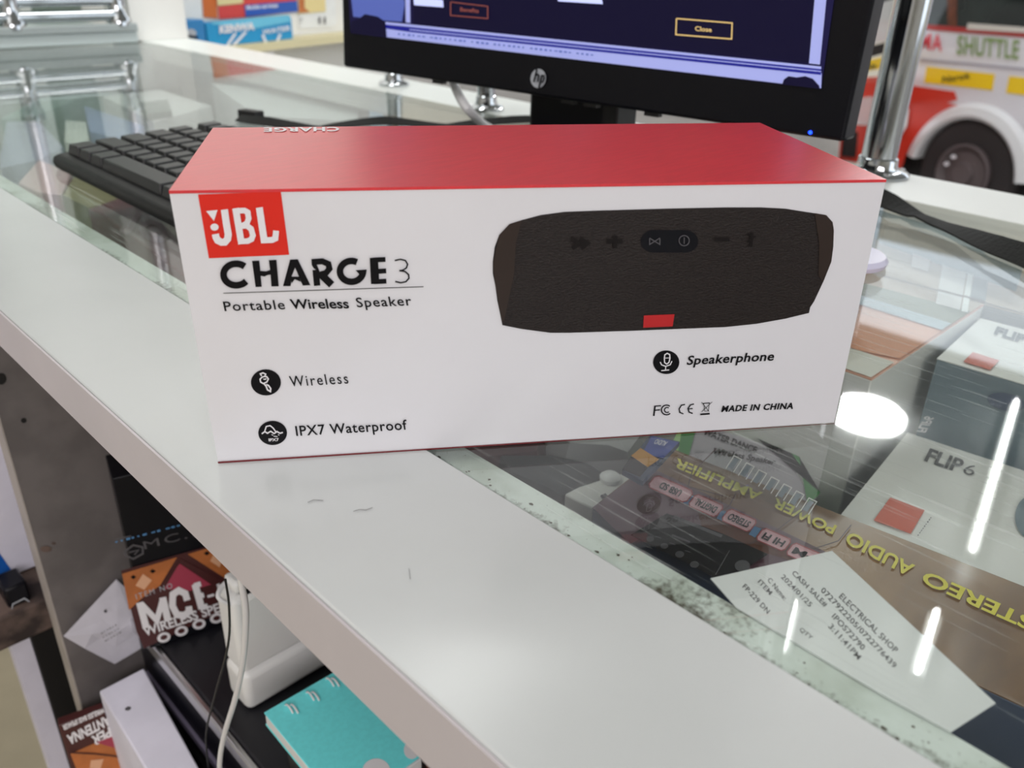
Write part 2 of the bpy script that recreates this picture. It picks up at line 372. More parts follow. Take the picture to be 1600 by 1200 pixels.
lg = MB().ppoly(F, c8([(203, 116), (647, 99), (692, 439), (262, 458)])).build('logo_panel', 'red', bx)
l = MB(); K = 3
l.ppoly(F, c8([(247, 205), (308, 199), (289, 258)]), K).disc(F, c8([(292, 291)])[0], 22/3.429, 19/3.429, k=K)
def s8(mb, pts, wd, k=2): return mb.ribbon(F, c8(pts), wd/3.429, k)
s8(l, [(345, 197), (356, 275), (366, 330), (362, 355), (348, 371), (330, 372), (309, 362), (300, 345), (297, 328)], 38, K)
s8(l, [(405, 190), (437, 382)], 36, K)
s8(l, [(400, 205), (452, 202), (470, 212), (475, 245), (466, 270), (440, 284), (410, 286)], 30, K)
s8(l, [(415, 286), (465, 284), (488, 300), (498, 335), (490, 356), (470, 366), (420, 368)], 30, K)
s8(l, [(532, 186), (560, 376)], 37, K)
s8(l, [(548, 362), (600, 360), (618, 352), (622, 310)], 32, K)
l.build('logo_lettering', 'white', bx)
h = MB()
s8(h, [(x, y) for x, y in arc(408, 545, 68, 58, 48, 322, 24)], 36)
h.ppoly(F, c8([(493, 472), (532, 470), (537, 525), (568, 528), (590, 520), (583, 468), (624, 466), (636, 608), (597, 609), (592, 545), (575, 548), (560, 556), (539, 552), (545, 610), (512, 612)]), 2)
h.ppoly(F, c8([(697, 465), (738, 463), (716, 520), (700, 550), (742, 552), (716, 520), (738, 463), (806, 602), (765, 604), (752, 580), (730, 572), (712, 588), (704, 607), (659, 607)][:0] or [(697, 465), (738, 463), (722, 512), (706, 552), (700, 607), (659, 607)]), 2)
h.ppoly(F, c8([(716, 490), (738, 463), (806, 602), (765, 604)]), 2)
h.ppoly(F, c8([(700, 556), (745, 556), (755, 584), (722, 570), (705, 592)]), 2)
s8(h, [(812, 478), (870, 474), (902, 488), (908, 514), (890, 536), (850, 548), (822, 548)], 32)
s8(h, [(858, 540), (920, 600)], 40); s8(h, [(834, 520), (842, 605)], 34)
h.ppoly(F, c8([(812, 492), (840, 492), (856, 530), (824, 512)]), 2)
s8(h, arc(1026, 528, 62, 56, 62, 352, 24), 35)
h.ppoly(F, c8([(1048, 522), (1108, 518), (1104, 545), (1072, 548)]), 2)
s8(h, [(1146, 455), (1153, 595)], 44); s8(h, [(1140, 467), (1208, 464)], 26); s8(h, [(1168, 528), (1212, 525)], 26); s8(h, [(1145, 584), (1213, 580)], 26)
s8(h, [(1258, 470), (1288, 463), (1315, 470), (1327, 490), (1320, 510), (1300, 522), (1282, 524)], 8)
s8(h, [(1282, 524), (1312, 528), (1332, 545), (1334, 565), (1318, 583), (1290, 589), (1260, 582)], 8)
s8(h, [(340, 645), (1412, 610)], 4)
h.build('title_lettering', 'ink', bx)
t = MB(); caps = []
def cap(*a, **k): text(t, *a, **k); t.build('caption_lettering', 'ink', bx); t.v = []; t.f = []
text(t, 'Portable', F, (351, 486), (446, 483), (-3, -14.5), 1.12, .012)
text(t, 'Wireless', F, (455, 482.5), (546, 481.5), (-3, -14.5), 1.0, .022)
cap('Speaker', F, (558, 480), (644, 477), (-3, -14.5), 1.12, .012)
cap('Wireless', F, (454, 604), (545, 599), (-3, -16), 1.2, .006)
cap('IPX7 Waterproof', F, (463, 681), (637, 671), (-2.2, -15), 1.08, .014)
cap('Speakerphone', F, (1073, 570), (1209, 563), (1.5, -13.5), 1.05, .018, shear=.12)
cap('MADE IN CHINA', F, (1127, 643.5), (1239, 638.5), (1.5, -9), 1.12, .03, shear=.1)
# printed picture of the portable speaker
out = [(796, 350), (815, 344), (845, 336), (882, 331), (935, 329), (1040, 326), (1134, 324), (1190, 324), (1227, 326), (1265, 332), (1291, 336), (1301, 347), (1303, 360), (1302, 386), (1299, 409), (1287, 439), (1272, 471), (1266, 480), (1264, 489), (1227, 498), (1182, 506), (1134, 511), (1059, 514), (984, 517), (890, 520), (860, 520), (815, 514), (785, 508), (784, 502), (777, 469), (774, 446), (770, 427), (770, 409), (773, 386), (780, 367)]
sp = MB().ppoly(F, out).build('speaker_picture', 'printcharcoal', bx)
MB().ppoly(F, [(796, 350), (815, 344), (806, 380), (803, 430), (788, 500), (784, 502), (774, 446), (770, 415), (780, 367)], 2).build('picture_end_cap', 'printcap', bx); MB().ppoly(F, [(1273, 333), (1291, 336), (1301, 347), (1303, 360), (1299, 409), (1285, 440), (1279, 430), (1280, 380)], 2).build('picture_end_cap', 'printcap', bx)
pd = MB(); pd.disc(F, (1022, 377), 21, 17.5, k=2).disc(F, (1070, 377), 21, 17.5, k=2); pd.ppoly(F, [(1022, 359.5), (1070, 359.5), (1070, 394.5), (1022, 394.5)], 2.2); pd.build('picture_button_panel', 'blackgloss', bx)
ic = MB(); ic.ribbon(F, [(1015, 372), (1023, 377), (1015, 382), (1015, 372)], 1.6, 4).ribbon(F, [(1031, 372), (1023, 377), (1031, 382), (1031, 372)], 1.6, 4)
ic.ribbon(F, arc(1069, 376, 8, 8, 0, 360, 20), 1.5, 4).ribbon(F, [(1069, 371), (1069, 381)], 1.5, 4); ic.build('picture_button_icon', 'inkgrey', bx)
KM = plain('key_mark_print', (22, 17, 17), .5, spec=.2)
for grp in [[([(948, 377), (973, 377)], 7), ([(961, 368), (961, 388)], 7)], [([(1116, 374), (1140, 374)], 6)], [([(1175, 364), (1173, 386)], 5), ([(1168, 366), (1179, 370), (1168, 378)], 3)], [([(892, 373), (906, 380), (894, 388)], 7), ([(906, 373), (918, 380), (908, 388)], 7)]]:
    pb = MB()
    for p_, wd in grp: pb.ribbon(F, p_, wd, 3)
    pb.build('picture_key_mark', KM, bx)
MB().ppoly(F, [(1006, 493), (1054, 491), (1051, 510), (1005, 512)], 2).build('picture_badge', plain('badge_red', (190, 28, 32), .4), bx)
# icons in black roundels
ro = [MB().disc(F, (415.5, 597.5), 23.5, 20.5).build('icon_roundel', 'ink', bx), MB().disc(F, (426, 676.5), 22.5, 19).build('icon_roundel', 'ink', bx), MB().disc(F, (1041, 566), 20.5, 18.5).build('icon_roundel', 'ink', bx)]
wi = MB()
def sz(mb, s, org, pts, wd, k=3): return mb.ribbon(F, [(org[0]+x/s, org[1]+y/s) for x, y in pts], wd/s, k)
O1 = (330, 560)
sz(wi, 4.324, O1, [(340, 118), (332, 104), (350, 98), (368, 106), (362, 122), (345, 126), (330, 140), (334, 160), (352, 170), (375, 160), (386, 140), (376, 124), (362, 122)], 9)
sz(wi, 4.324, O1, [(352, 140), (366, 142), (372, 134)], 7); sz(wi, 4.324, O1, [(355, 168), (372, 190), (380, 212), (400, 224), (402, 204), (388, 184), (372, 176)], 10)
wi.build('icon_drawing', 'white', ro[0]); wi = MB()
sz(wi, 4.324, O1, [(342, 510), (362, 494), (380, 506), (402, 492), (425, 508), (445, 494), (465, 506), (484, 500)], 9)
sz(wi, 4.324, O1, [(362, 490), (372, 460), (398, 454), (418, 470), (436, 495)], 8)
for a, b in [((408, 514), (418, 520)), ((422, 526), (448, 528)), ((452, 514), (460, 520))]: sz(wi, 4.324, O1, [a, b], 5)
text(wi, 'IPX7', F, (420, 689.5), (436, 689), (-.5, -4.2), 1, .03, k=3)
O2 = (980, 530)
wi.build('icon_drawing', 'white', ro[1]); wi = MB()
sz(wi, 5, O2, [(290, 150), (294, 122), (312, 110), (332, 120), (334, 150), (326, 182), (308, 194), (292, 182), (290, 150)], 9)
sz(wi, 5, O2, [(292, 148), (334, 146)], 5); sz(wi, 5, O2, [(258, 178), (268, 200), (300, 212), (336, 200), (350, 172)], 8)
sz(wi, 5, O2, [(302, 212), (298, 244)], 7); sz(wi, 5, O2, [(266, 246), (328, 240)], 8)
wi.build('icon_drawing', 'white', ro[2])
ce = MB()
sz(ce, 5, O2, [(218, 520), (208, 600)], 12, 2); sz(ce, 5, O2, [(212, 524), (264, 520)], 9, 2); sz(ce, 5, O2, [(212, 556), (256, 552)], 9, 2)
sz(ce, 5, O2, arc(308, 553, 40, 38, 50, 315, 16), 9, 2); sz(ce, 5, O2, arc(312, 553, 20, 20, 50, 315, 12), 8, 2)
sz(ce, 5, O2, [(452, 510), (424, 516), (406, 545), (412, 572), (440, 584)], 9, 2); sz(ce, 5, O2, [(522, 506), (494, 514), (476, 542), (484, 570), (512, 580)], 9, 2); sz(ce, 5, O2, [(478, 545), (512, 542)], 8, 2)
sz(ce, 5, O2, [(572, 588), (645, 582)], 13, 2); sz(ce, 5, O2, [(582, 492), (640, 566)], 4, 2); sz(ce, 5, O2, [(664, 490), (582, 568)], 4, 2)
sz(ce, 5, O2, [(592, 502), (646, 498)], 7, 2); sz(ce, 5, O2, [(598, 504), (606, 562), (634, 560), (642, 502)], 4, 2)
ce.build('approval_mark', 'ink', bx)
TP = Plane((0, 0, BH+.0005), Z, .0002)
tt = MB(); text(tt, 'CHARGE', TP, (530, 198.5), (412, 199.5), (0, 6), 1.1, .03, k=1); tt.build('lid_lettering', 'white', bx)

# ================================================================== KEYBOARD
kx, ky, kz = .1175, .512, .015
kb = thing('keyboard', (kx+.08, ky-.2, 0), 'black computer keyboard lying on the glass behind the package', 'keyboard')
prof = [(0, .006), (.002, .0005), (.166, .0005), (.168, .006), (.166, .018), (.012, .0125), (.005, .0115), (.0015, .010)]
MB().prism([V((kx+a, ky, b)) for a, b in prof], (0, -.425, 0)).build('keyboard_base', 'black', kb, bevel=.0012)
rows = [[1.25, 1.25, 1.25, 5.5, 1.25, 1.25, 1.25, 1.5], [2.25]+[1]*10+[2.25], [1.75]+[1]*11+[1.75], [1.5]+[1]*12+[1], [1]*13+[1.5], [1]*3+[1]*10+[1.5]]
nk = 0
for r, row in enumerate(rows):
    x0 = kx+.011+r*.0215+(.006 if r == 5 else 0); yy = ky-.006; top = .0205+.0009*r
    for wk in row:
        w_ = wk*.0192; 
        if nk < 98:
            i_ = .0022; zb = .0125+.0007*r
            a = [V((x0+.0006, yy-.0006, zb)), V((x0+.0206, yy-.0006, zb)), V((x0+.0206, yy-w_+.0006, zb)), V((x0+.0006, yy-w_+.0006, zb))]
            b = [V((x0+i_, yy-i_-.0008, top)), V((x0+.0188, yy-i_-.0008, top+.0006)), V((x0+.0188, yy-w_+i_+.0008, top+.0006)), V((x0+i_, yy-w_+i_+.0008, top))]
            MB().add(a+b, [(0, 1, 2, 3), (4, 7, 6, 5), (0, 4, 5, 1), (1, 5, 6, 2), (2, 6, 7, 3), (3, 7, 4, 0)]).build('key', 'key', kb, bevel=.0009)
            nk += 1
        yy -= w_

# ================================================================== MONITOR
h_ = .07
mL, mR = U(536, 104, h_), U(1317, 222, h_); md = (mR-mL).normalized(); mn = V((md.y, -md.x, 0))
if (CAM-mL).dot(mn) < 0: mn = -mn
tilt = math.radians(3); mup = (Z*math.cos(tilt)-mn*math.sin(tilt)).normalized(); mf = (mn*math.cos(tilt)+Z*math.sin(tilt)).normalized()
mw = (mR-mL).length; mh = .29
mo = thing('monitor', ((mL+mR)/2-mn*.03)*1, 'black flat computer monitor standing on the glass with its screen on', 'monitor')
WLOC[mo.name] = V(((mL+mR)/2-mn*.05).to_tuple()[:2]+(0,)); mo.location = WLOC[mo.name]
MB().obox(mL, md*mw, mup*mh, -mf*.022).build('housing', 'blackgloss', mo, bevel=.0025)
MB().obox(mL+md*.06+mup*.05-mf*.022, md*(mw-.12), mup*.2, -mf*.025).build('rear_cover', 'black', mo, bevel=.008)
MP = Plane(mL, mf, .0006)
def scr(name, pts, mt, k=2): return MB().ppoly(MP, pts, k).build(name, mt, mo)
M['scrnavy'] = mat('screen_navy', lin(22, 19, 52), .3, spec=.15, emit=.7); M['scrdark'] = mat('screen_black', lin(16, 13, 40), .3, spec=.15, emit=.5)
M['scrblue'] = mat('screen_blue', lin(12, 16, 110), .3, emit=.8); M['scrlilac'] = mat('screen_lilac', lin(134, 140, 190), .3, emit=.75)
M['scrpale'] = mat('screen_pale', lin(170, 178, 220), .3, emit=.8); M['scrmid'] = mat('screen_steel_blue', lin(70, 84, 150), .3, emit=.7)
M['scrorange'] = mat('screen_orange', lin(110, 56, 50), .3, emit=.9); M['scrgold'] = mat('screen_gold', lin(176, 150, 96), .3, emit=.9)
up_ = -300
scn = MB().ppoly(MP, [(548, 52), (1283, 139), (1312, -60), (536, -160)], 1).build('screen', 'scrnavy', mo)
MB().ppoly(MP, [(1045, 100), (1266, 100), (1287, -60), (1060, -80)], 2).ppoly(MP, [(640, 38), (1266, 100), (1280, 0), (800, -60), (634, -60)], 2).build('screen_window', 'scrdark', scn) if False else None
def sub(name, polys, mt, k=2):
    mb = MB()
    for p_ in polys: mb.ppoly(MP, p_, k)
    return mb.build(name, mt, scn)
sub('screen_window', [[(645, 38), (1264, 99), (1278, -50), (646, -110)]], 'scrdark', 1.8)
sub('screen_side_panel', [[(545, -60), (549, 0), (552, 26), (600, 32), (628, 34), (632, 8), (628, -60)]], 'scrmid')
sub('screen_scroll_bar', [[(632, -60), (640, -60), (641, 36), (634, 35)]], 'scrlilac')
sub('screen_scroll_bar', [[(1277, -50), (1296, -50), (1281, 101), (1264, 99)]], 'scrlilac')
sub('screen_task_bar', [[(603, 43), (640, 46), (1284, 114), (1283, 138), (1200, 128), (900, 93), (604, 58)]], 'scrlilac')
sub('screen_stripe', [[(600, 34), (640, 38), (1283, 104), (1283, 108), (640, 42), (600, 38)]], 'scrlilac', 3)
sub('screen_blue_stripe', [[(600, 38), (640, 42), (1283, 108), (1283, 117), (640, 50), (600, 44)]], 'scrblue', 2.6)
sub('screen_blue_line', [[(640, 45.5), (1283, 111), (1283, 112.5), (640, 47)]], 'scrlilac', 4)
sub('screen_damage', [[(548, 52), (604, 57), (602, 34), (590, 26), (570, 22), (560, 30), (549, 33)]], 'scrdark', 4)
sub('screen_damage', [[(1225, 124), (1232, 119), (1245, 121), (1258, 119), (1270, 123), (1280, 134), (1281, 138.5), (1222, 132)]], 'scrdark', 4)
sub('screen_field', [[(646, -4), (692, 0), (693, 11.5), (647, 8)]], 'scrpale', 3)
sub('screen_field', [[(871, -6), (940, -2), (942, 6.5), (872, 2)]], 'scrpale', 3)
bt = MB()
bt.ribbon(MP, [(704, 3), (762, 10), (762, 29), (704, 24), (704, 3)], 1.5, 4); text(bt, 'Benefits', MP, (719, 17.5), (748, 20), (0, -6), 1, .02, k=4); bt.build('screen_button', 'scrorange', scn)
bt = MB(); bt.ribbon(MP, [(1057, 29), (1144, 36), (1143, 61), (1056, 54), (1057, 29)], 2, 4); text(bt, 'Close', MP, (1086, 48), (1112, 50), (0, -7), 1, .02, k=4); bt.build('screen_button', 'scrgold', scn)
tb = MB(); dashes(tb, MP, (622, 53), (935, 87), 3.2, 52, 4); tb.build('task_bar_lettering', 'scrmid', scn)
MB().disc(MP, (841, 122.5), 12, 15, k=2, rot=.1).build('logo_roundel', 'silver', mo)
lm = MB(); lm.ribbon(MP, [(839, 108), (834, 128)], 2.6, 4); lm.ribbon(MP, [(836, 119), (840, 116), (842, 118), (840, 128)], 2.4, 4)
lm.ribbon(MP, [(847, 117), (842, 137)], 2.6, 4); lm.ribbon(MP, [(846, 118), (850, 118), (850, 124), (848, 128), (844, 128)], 2.2, 4); lm.build('logo_lettering', 'blackgloss', mo)
MB().disc(MP, (1266, 207), 3, 3, k=2).build('power_light', mat('blue_led', lin(20, 60, 255), emit=4), mo)
# stand
sc_ = U(888, 190, .03); base_c = (mL+mR)/2
sx = UP(825, 190, mL-mn*.035, mn); ex = UP(950, 190, mL-mn*.035, mn)
neck0 = V((sx.x, sx.y, .008)); nw = (ex-sx).length
MB().obox(neck0, md*nw, -mn*.035, (0, 0, .17)).build('stand_neck', 'blackgloss', mo, bevel=.004)
MB().obox(neck0+md*nw*.9-V((0, 0, .0)), md*.016, -mn*.03, (0, 0, .12)).build('stand_cover', 'black', mo, bevel=.002)
cc = neck0+md*nw/2; cc.z = 0
MB().obox(cc-md*.075-mn*.085+Z*.0006, md*.15, mn*.125, (0, 0, .0094)).build('stand_foot', 'blackgloss', mo, bevel=.004)
for px_ in (668, 870, 905, 1000, 1150):
    q = UP(px_, 104+(px_-536)*.152, mL, mf); MB().obox(q-mup*.003-mf*.012, md*.012, mup*.004, mf*.006).build('underside_tab', 'black', mo)

# ================================================================== CHROME POSTS
def post(c, r, label, extra=False):
    c = V(c); t = thing('chrome_post', c, label, 'post', 'chrome posts on the back rail')
    MB().tube([c+Z*.004, c+Z*.62], r, 40).build('pole', 'chrome', t)
    MB().lathe(c+Z*.0003, Z, [(r*1.9, 0), (r*1.93, .002), (r*1.7, .0045), (r*1.25, .006), (r*1.15, .009), (r*1.12, .015), (r*1.02, .016)], 40).build('flange', 'chrome', t)
    for k in range(4):
        a = .8+k*1.5708; q = c+V((math.cos(a), math.sin(a), 0))*r*1.55
        MB().lathe(q+Z*.0035, Z, [(.0032, 0), (.0032, .0012), (.0018, .0024), (0, .0027)], 12).build('screw', 'steel', t)
post(U(1368, 272)+V((-.001, 0, 0)), .0152, 'thick chrome post on the back rail between monitor and van')
post(U(605, 134)+V((.012, 0, 0)), .011, 'thin chrome post under the left half of the monitor')
post(U(748, 172)+V((.012, 0, 0)), .011, 'thin chrome post behind the white monitor cable')

# ================================================================== LOOSE THINGS ON THE GLASS
def smooth(pts, n=6):
    P = [pts[0]]+list(pts)+[pts[-1]]; out_ = []
    for i in range(1, len(P)-2):
        p0, p1, p2, p3 = [V(q) for q in P[i-1:i+3]]
        for j in range(n):
            t = j/n; out_.append(.5*((2*p1)+(p2-p0)*t+(2*p0-5*p1+4*p2-p3)*t*t+(-p0+3*p1-3*p2+p3)*t**3))
    out_.append(V(pts[-1])); return out_
wc = MB().tube(smooth([UP(704, 108, mL-mn*.04, mn), UP(712, 138, mL-mn*.03, mn), UP(735, 175, mL-mn*.02, mn), U(775, 205, .010), U(850, 215, .006), U(960, 225, .006)]), .0042, 10)
tag(wc.build('monitor_cable', 'cable'), 'thick white cable hanging from the monitor down behind the package', 'cable')
def strap(name, pts, wd, label, tw):
    P = smooth([V(p) for p in pts], 6); mb = MB(); L = []; R_ = []; n = len(P)
    for i, p_ in enumerate(P):
        t = (P[min(i+1, n-1)]-P[max(i-1, 0)]); t.z = 0; s = Z.cross(t.normalized()); s = s if s.x > 0 else -s
        f = i/(n-1)*(len(tw)-1); a = int(min(f, len(tw)-2)); an = tw[a]+(tw[a+1]-tw[a])*(f-a)
        e = s*math.cos(an)+Z*math.sin(an); c = V((p_.x, p_.y, .0012+abs(math.sin(an))*wd/2))
        L.append(c+e*wd/2); R_.append(c-e*wd/2)
    mb.add(L+R_, [(i, i+1, n+i+1, n+i) for i in range(n-1)])
    o = mb.build(name, 'strap'); md_ = o.modifiers.new('thickness', 'SOLIDIFY'); md_.thickness = .0014; md_.offset = 0
    return tag(o, label, 'strap')
strap('webbing_strap', [U(372, 181, .006), U(400, 186, .006), U(470, 191, .008), U(520, 190, .007), U(600, 185, .007), U(680, 190, .007), U(740, 187, .007), U(830, 182, .007), U(900, 184, .007)], .010, 'thin black strap lying on the glass from keyboard to monitor stand', [.5, .9, .1, .8, .2, .7, .5])
MB_ = MB().obox(U(372, 186, .0012), U(400, 190, .0012)-U(372, 186, .0012), (.012, .002, 0), (0, 0, .010)); tag(MB_.build('strap_buckle', 'black', bevel=.001), 'small black plastic buckle at the left end of the thin strap', 'buckle')
strap('shoulder_strap', [U(1340, 308, 0), U(1386, 324, 0), U(1440, 343, 0), U(1490, 362, 0), U(1545, 391, 0), U(1600, 415, 0), U(1680, 452, 0)], .017, 'broad black woven strap twisting along the rail at right', [.8, .45, -.12, .1, .5, .7, .7])
tag(MB().lathe(U(1322, 408, .0004), Z, [(.0, 0), (.024, 0), (.025, .003), (.023, .006), (0, .0065)], 40).build('round_disc', plain('lilac_plastic', (206, 204, 226), .35), None), 'round pale lilac disc lying beside the right end of the package', 'disc')

# ================================================================== THINGS IN THE GLASS CASE
CF_ = -.1498
def rect(A, B, D):
    """rectangle from a corner, a second corner and a point on the far side"""
    A, B, D = V(A), V(B), V(D); u = (B-A).normalized(); v_ = Z.cross(u); h2 = (D-A).dot(v_); return [A, B, B+v_*h2, A+v_*h2]
def carton(name, label, cat, q, top, mt, sidemt=None, bottom=None, group=None, bevel=.0008):
    c = sum(q, V((0, 0, 0)))/4; c.z = bottom if bottom is not None else CF_
    t = thing(name, c, label, cat, group)
    b_ = c.z+.0003
    MB().prism([V((p_.x, p_.y, b_)) for p_ in q], (0, 0, top-b_-.0006)).build('carton', sidemt or mt, t, bevel=bevel)
    MB().prism([V((p_.x, p_.y, top-.0006)) for p_ in q], (0, 0, .0006)).build('top_panel', mt, t)
    return t
# amplifier carton
za = -.075; A, B, D = U(926, 793, za), U(1045, 699, za), U(1600, 905, za)
u_ = (B-A).normalized()
Lv = (U(1600, 900, za)-U(1269, 795, za)).normalized()
farA = U(1045, 699, za); ln = .30
side = U(1269, 795, za)
lv = V((u_.y, -u_.x, 0)); 
if lv.y > 0: lv = -lv
q = [A, B, B+lv*.33, A+lv*.33]
am = carton('amplifier_carton', 'brown printed amplifier carton with yellow lettering under the glass', 'box', q, za, 'amp', 'navy')
AP = Plane((0, 0, za), Z, .0004)
t = MB()
for s, a, b in [('STEREO', (1618, 968), (1447, 892)), ('AUDIO', (1430, 884), (1328, 830)), ('POWER', (1308, 822), (1212, 778)), ('AMPLIFIER', (1192, 770), (1058, 716))]:
    text(t, s, AP, a, b, (-9, 17) if s in ('STEREO', 'AUDIO') else (-7, 12.5), 1.0, .025, k=2)
t.build('title_lettering', 'yellow', am)
MB().ppoly(AP, [(926, 793), (1012, 728), (1290, 862), (1240, 900), (1200, 905), (1095, 860), (1010, 835), (985, 850)]).build('mauve_patch', 'purple', am)
MB().ppoly(AP, [(1090, 800), (1290, 870), (1262, 884), (1150, 850), (1100, 835)], 1.6).build('orange_patch', 'brown', am)
bg = MB(); bl_ = MB(); bi = MB()
for cx, cy, s in [(1048, 764, 'USB SD'), (1103, 790, 'DIGITAL'), (1155, 813, 'STEREO'), (1209, 843, 'HI FI'), (1256, 866, 'FM')]:
    e = V((26, 11.5)); f_ = V((-7, 9)); c_ = V((cx, cy)); sc0 = .84 if cx > 1060 else 1.15
    R4 = [c_-e*sc0-f_*.6, c_-e*sc0*.85-f_, c_+e*sc0*.85-f_, c_+e*sc0-f_*.6, c_+e*sc0+f_*.6, c_+e*sc0*.85+f_, c_-e*sc0*.85+f_, c_-e*sc0+f_*.6]
    bg.ppoly(AP, [tuple(x_) for x_ in R4], 3); bl_.ribbon(AP, [tuple(x_) for x_ in R4+[R4[0]]], 1.8, 4.5)
    text(bi, s, AP, tuple(c_+e*.62+f_*-.45), tuple(c_-e*.62+f_*-.45), tuple(f_*.95), 1, .03, k=4.5)
bg.build('badge', 'badge', am); bl_.build('badge_outline', 'badgeline', am); bi.build('badge_lettering', 'ink', am)
MB().ppoly(AP, [(1070, 770), (1086, 776), (1078, 790), (1062, 783)], 2).ppoly(AP, [(1127, 796), (1136, 800), (1128, 814), (1120, 810)], 2).ppoly(AP, [(1178, 822), (1190, 826), (1180, 840), (1170, 835)], 2).build('blue_tab', 'bluetab', am)
# black printed device on the carton (knobs and slots)
MB().ppoly(AP, [(985, 836), (1042, 802), (1130, 834), (1200, 866), (1140, 905), (1118, 904), (1085, 886)], 5).build('device_picture', 'ink', am)
pk = MB()
for x, y, r in [(1016, 842, 6), (1038, 853, 6), (1062, 866, 7), (1085, 882, 7), (1160, 884, 12)]: pk.disc(AP, (x, y), r, r*.75, k=8)
for x, y in [(1024, 838), (1046, 848), (1070, 860), (1076, 835), (1100, 845), (1010, 854)]: pk.ribbon(AP, [(x, y), (x+9, y+3)], 1.2, 8)
pk.ribbon(AP, [(1050, 836), (1078, 847)], 3, 8); pk.ribbon(AP, [(1140, 860), (1118, 898)], 1.6, 8); pk.ribbon(AP, [(1052, 807), (1128, 838)], 5, 8); pk.build('device_control', 'inkgrey', am)
MB().disc(AP, (1013, 788), 19, 16, k=1.5).build('cone_picture', 'mcedark', am)
MB().disc(AP, (1015, 786), 9, 7, k=3).build('cone_centre', 'purple', am)
cr = MB()
for p_ in [[(1085, 725), (1075, 760), (1130, 775)], [(1150, 770), (1140, 790), (1128, 798)], [(1255, 797), (1205, 835), (1170, 850)], [(1330, 820), (1310, 845), (1270, 858)], [(1120, 700), (1090, 730)]]: cr.ribbon(AP, p_, 1.6, 3)
cr.build('crack_print', 'mcedark', am)
# first white FLIP carton (right)
zf = -.085; q = rect(U(1313, 805, zf), U(1418, 676, zf), U(1600, 735, zf)); q = [U(1313, 805, zf), U(1418, 676, zf)]; u2 = (q[1]-q[0]).normalized(); l2 = V((u2.y, -u2.x, 0)); l2 = -l2 if l2.y > 0 else l2
q += [q[1]+l2*.2, q[0]+l2*.2]
f1 = carton('small_speaker_carton', 'white small speaker carton with orange-red square under the glass, nearest the right edge', 'box', q, zf, 'fliptop', 'navy', group='white small speaker cartons')
FP = Plane((0, 0, zf), Z, .0004); t = MB()
text(t, 'FLIP', FP, (1444, 719), (1499, 738), (9, -18), 1, .03); text(t, '6', FP, (1503, 739), (1520, 744), (8, -15), 1, 0); t.build('title_lettering', 'inkgrey', f1)
MB().ppoly(FP, [(1391, 777), (1445, 797), (1423, 834), (1365, 813)], 2).build('logo_square', 'flipred', f1)
t = MB(); dashes(t, FP, (1434, 837), (1458, 804), 2.2, 12, 2, 9); t.build('small_lettering', 'inkgrey', f1)
MB().disc(FP, (1612, 808), 26, 34, k=2).build('speaker_picture', 'slate', f1)
# second carton: white top, slate front with faint white letters
zg = -.038; A, B = U(1464, 560, zg), U(1532, 497, zg); u3 = (B-A).normalized(); l3 = V((u3.y, -u3.x, 0)); l3 = -l3 if l3.y > 0 else l3
q = [A, B, B+l3*.22, A+l3*.22]
f2 = carton('small_speaker_carton', 'white small speaker carton with slate side behind the lettered one under the glass', 'box', q, zg, 'fliptop', 'slate', group='white small speaker cartons')
GP = Plane((0, 0, zg), Z, .0004)
MB().ppoly(GP, [(1520, 550), (1562, 563), (1547, 578), (1505, 565)], 2).build('logo_square', 'flipred', f2)
t = MB(); text(t, 'FLIP', GP, (1553, 521), (1600, 536), (5, -11), 1, .04); t.build('title_lettering', 'ink', f2)
SPn = u3; GS = Plane(A, u3, .0006)
t = MB(); text(t, 'FLIP6', GS, (1432, 674), (1446, 650), (14, 2), 1, .02); t.build('side_lettering', 'white', f2)
MB().disc(GS, (1572, 628), 30, 14, k=2, rot=.2).build('side_picture', 'navy', f2)
# house picture carton
zh = -.032; q = [U(1300, 575, zh), U(1352, 345, zh)]; u4 = X; 
hx0, hx1 = U(1310, 575, zh).x, .648
hy1, xs = .10, .497
def axrect(x0, x1, y0, y1, z): return [V((x0, y1, z)), V((x1, y1, z)), V((x1, y0, z)), V((x0, y0, z))]
hc = carton('orange_carton', 'orange and peach carton lying under the glass just behind the package', 'box', axrect(hx0, xs-.001, -.1095, hy1, zh), zh, plain('peach_print', (232, 170, 140), .4), 'fliptop')
hc2 = carton('house_picture_carton', 'carton printed with a pale house and white columns under the glass by the back rail', 'box', axrect(xs+.001, hx1, -.36, hy1, zh), zh, plain('house_print', (176, 156, 132), .4), 'casefloor')
HP = Plane((0, 0, zh), Z, .0004)
def clampv(mb, x0, x1, y0=-9, y1=9):
    for p_ in mb.v: p_.x = min(max(p_.x, x0), x1); p_.y = min(max(p_.y, y0), y1)
    return mb
def clip(P, ax, val, sg):
    out_ = []
    for a, b in zip(P, P[1:]+P[:1]):
        da, db = (a[ax]-val)*sg, (b[ax]-val)*sg
        if da >= 0: out_.append(a)
        if da*db < 0: out_.append(a+(b-a)*(da/(da-db)))
    return out_
def hp(name, pts, rgb, k=2):
    mt = plain(name, rgb, .5)
    for par, (x0, x1, y0, y1) in ((hc, (hx0+.001, xs-.002, -.1085, hy1-.001)), (hc2, (xs+.002, hx1-.001, -.359, hy1-.001))):
        P = [HP(x, y, k) for x, y in pts]
        for ax, val, sg in ((0, x0, 1), (0, x1, -1), (1, y0, 1), (1, y1, -1)):
            if P: P = clip(P, ax, val, sg)
        if len(P) > 2: MB().poly(P).build(name, mt, par)
hp('house_wall', [(1352, 336), (1640, 424), (1720, 560), (1345, 452)], (170, 148, 118)); hp('lawn', [(1340, 440), (1600, 508), (1600, 545), (1340, 468)], (92, 98, 36), 3)
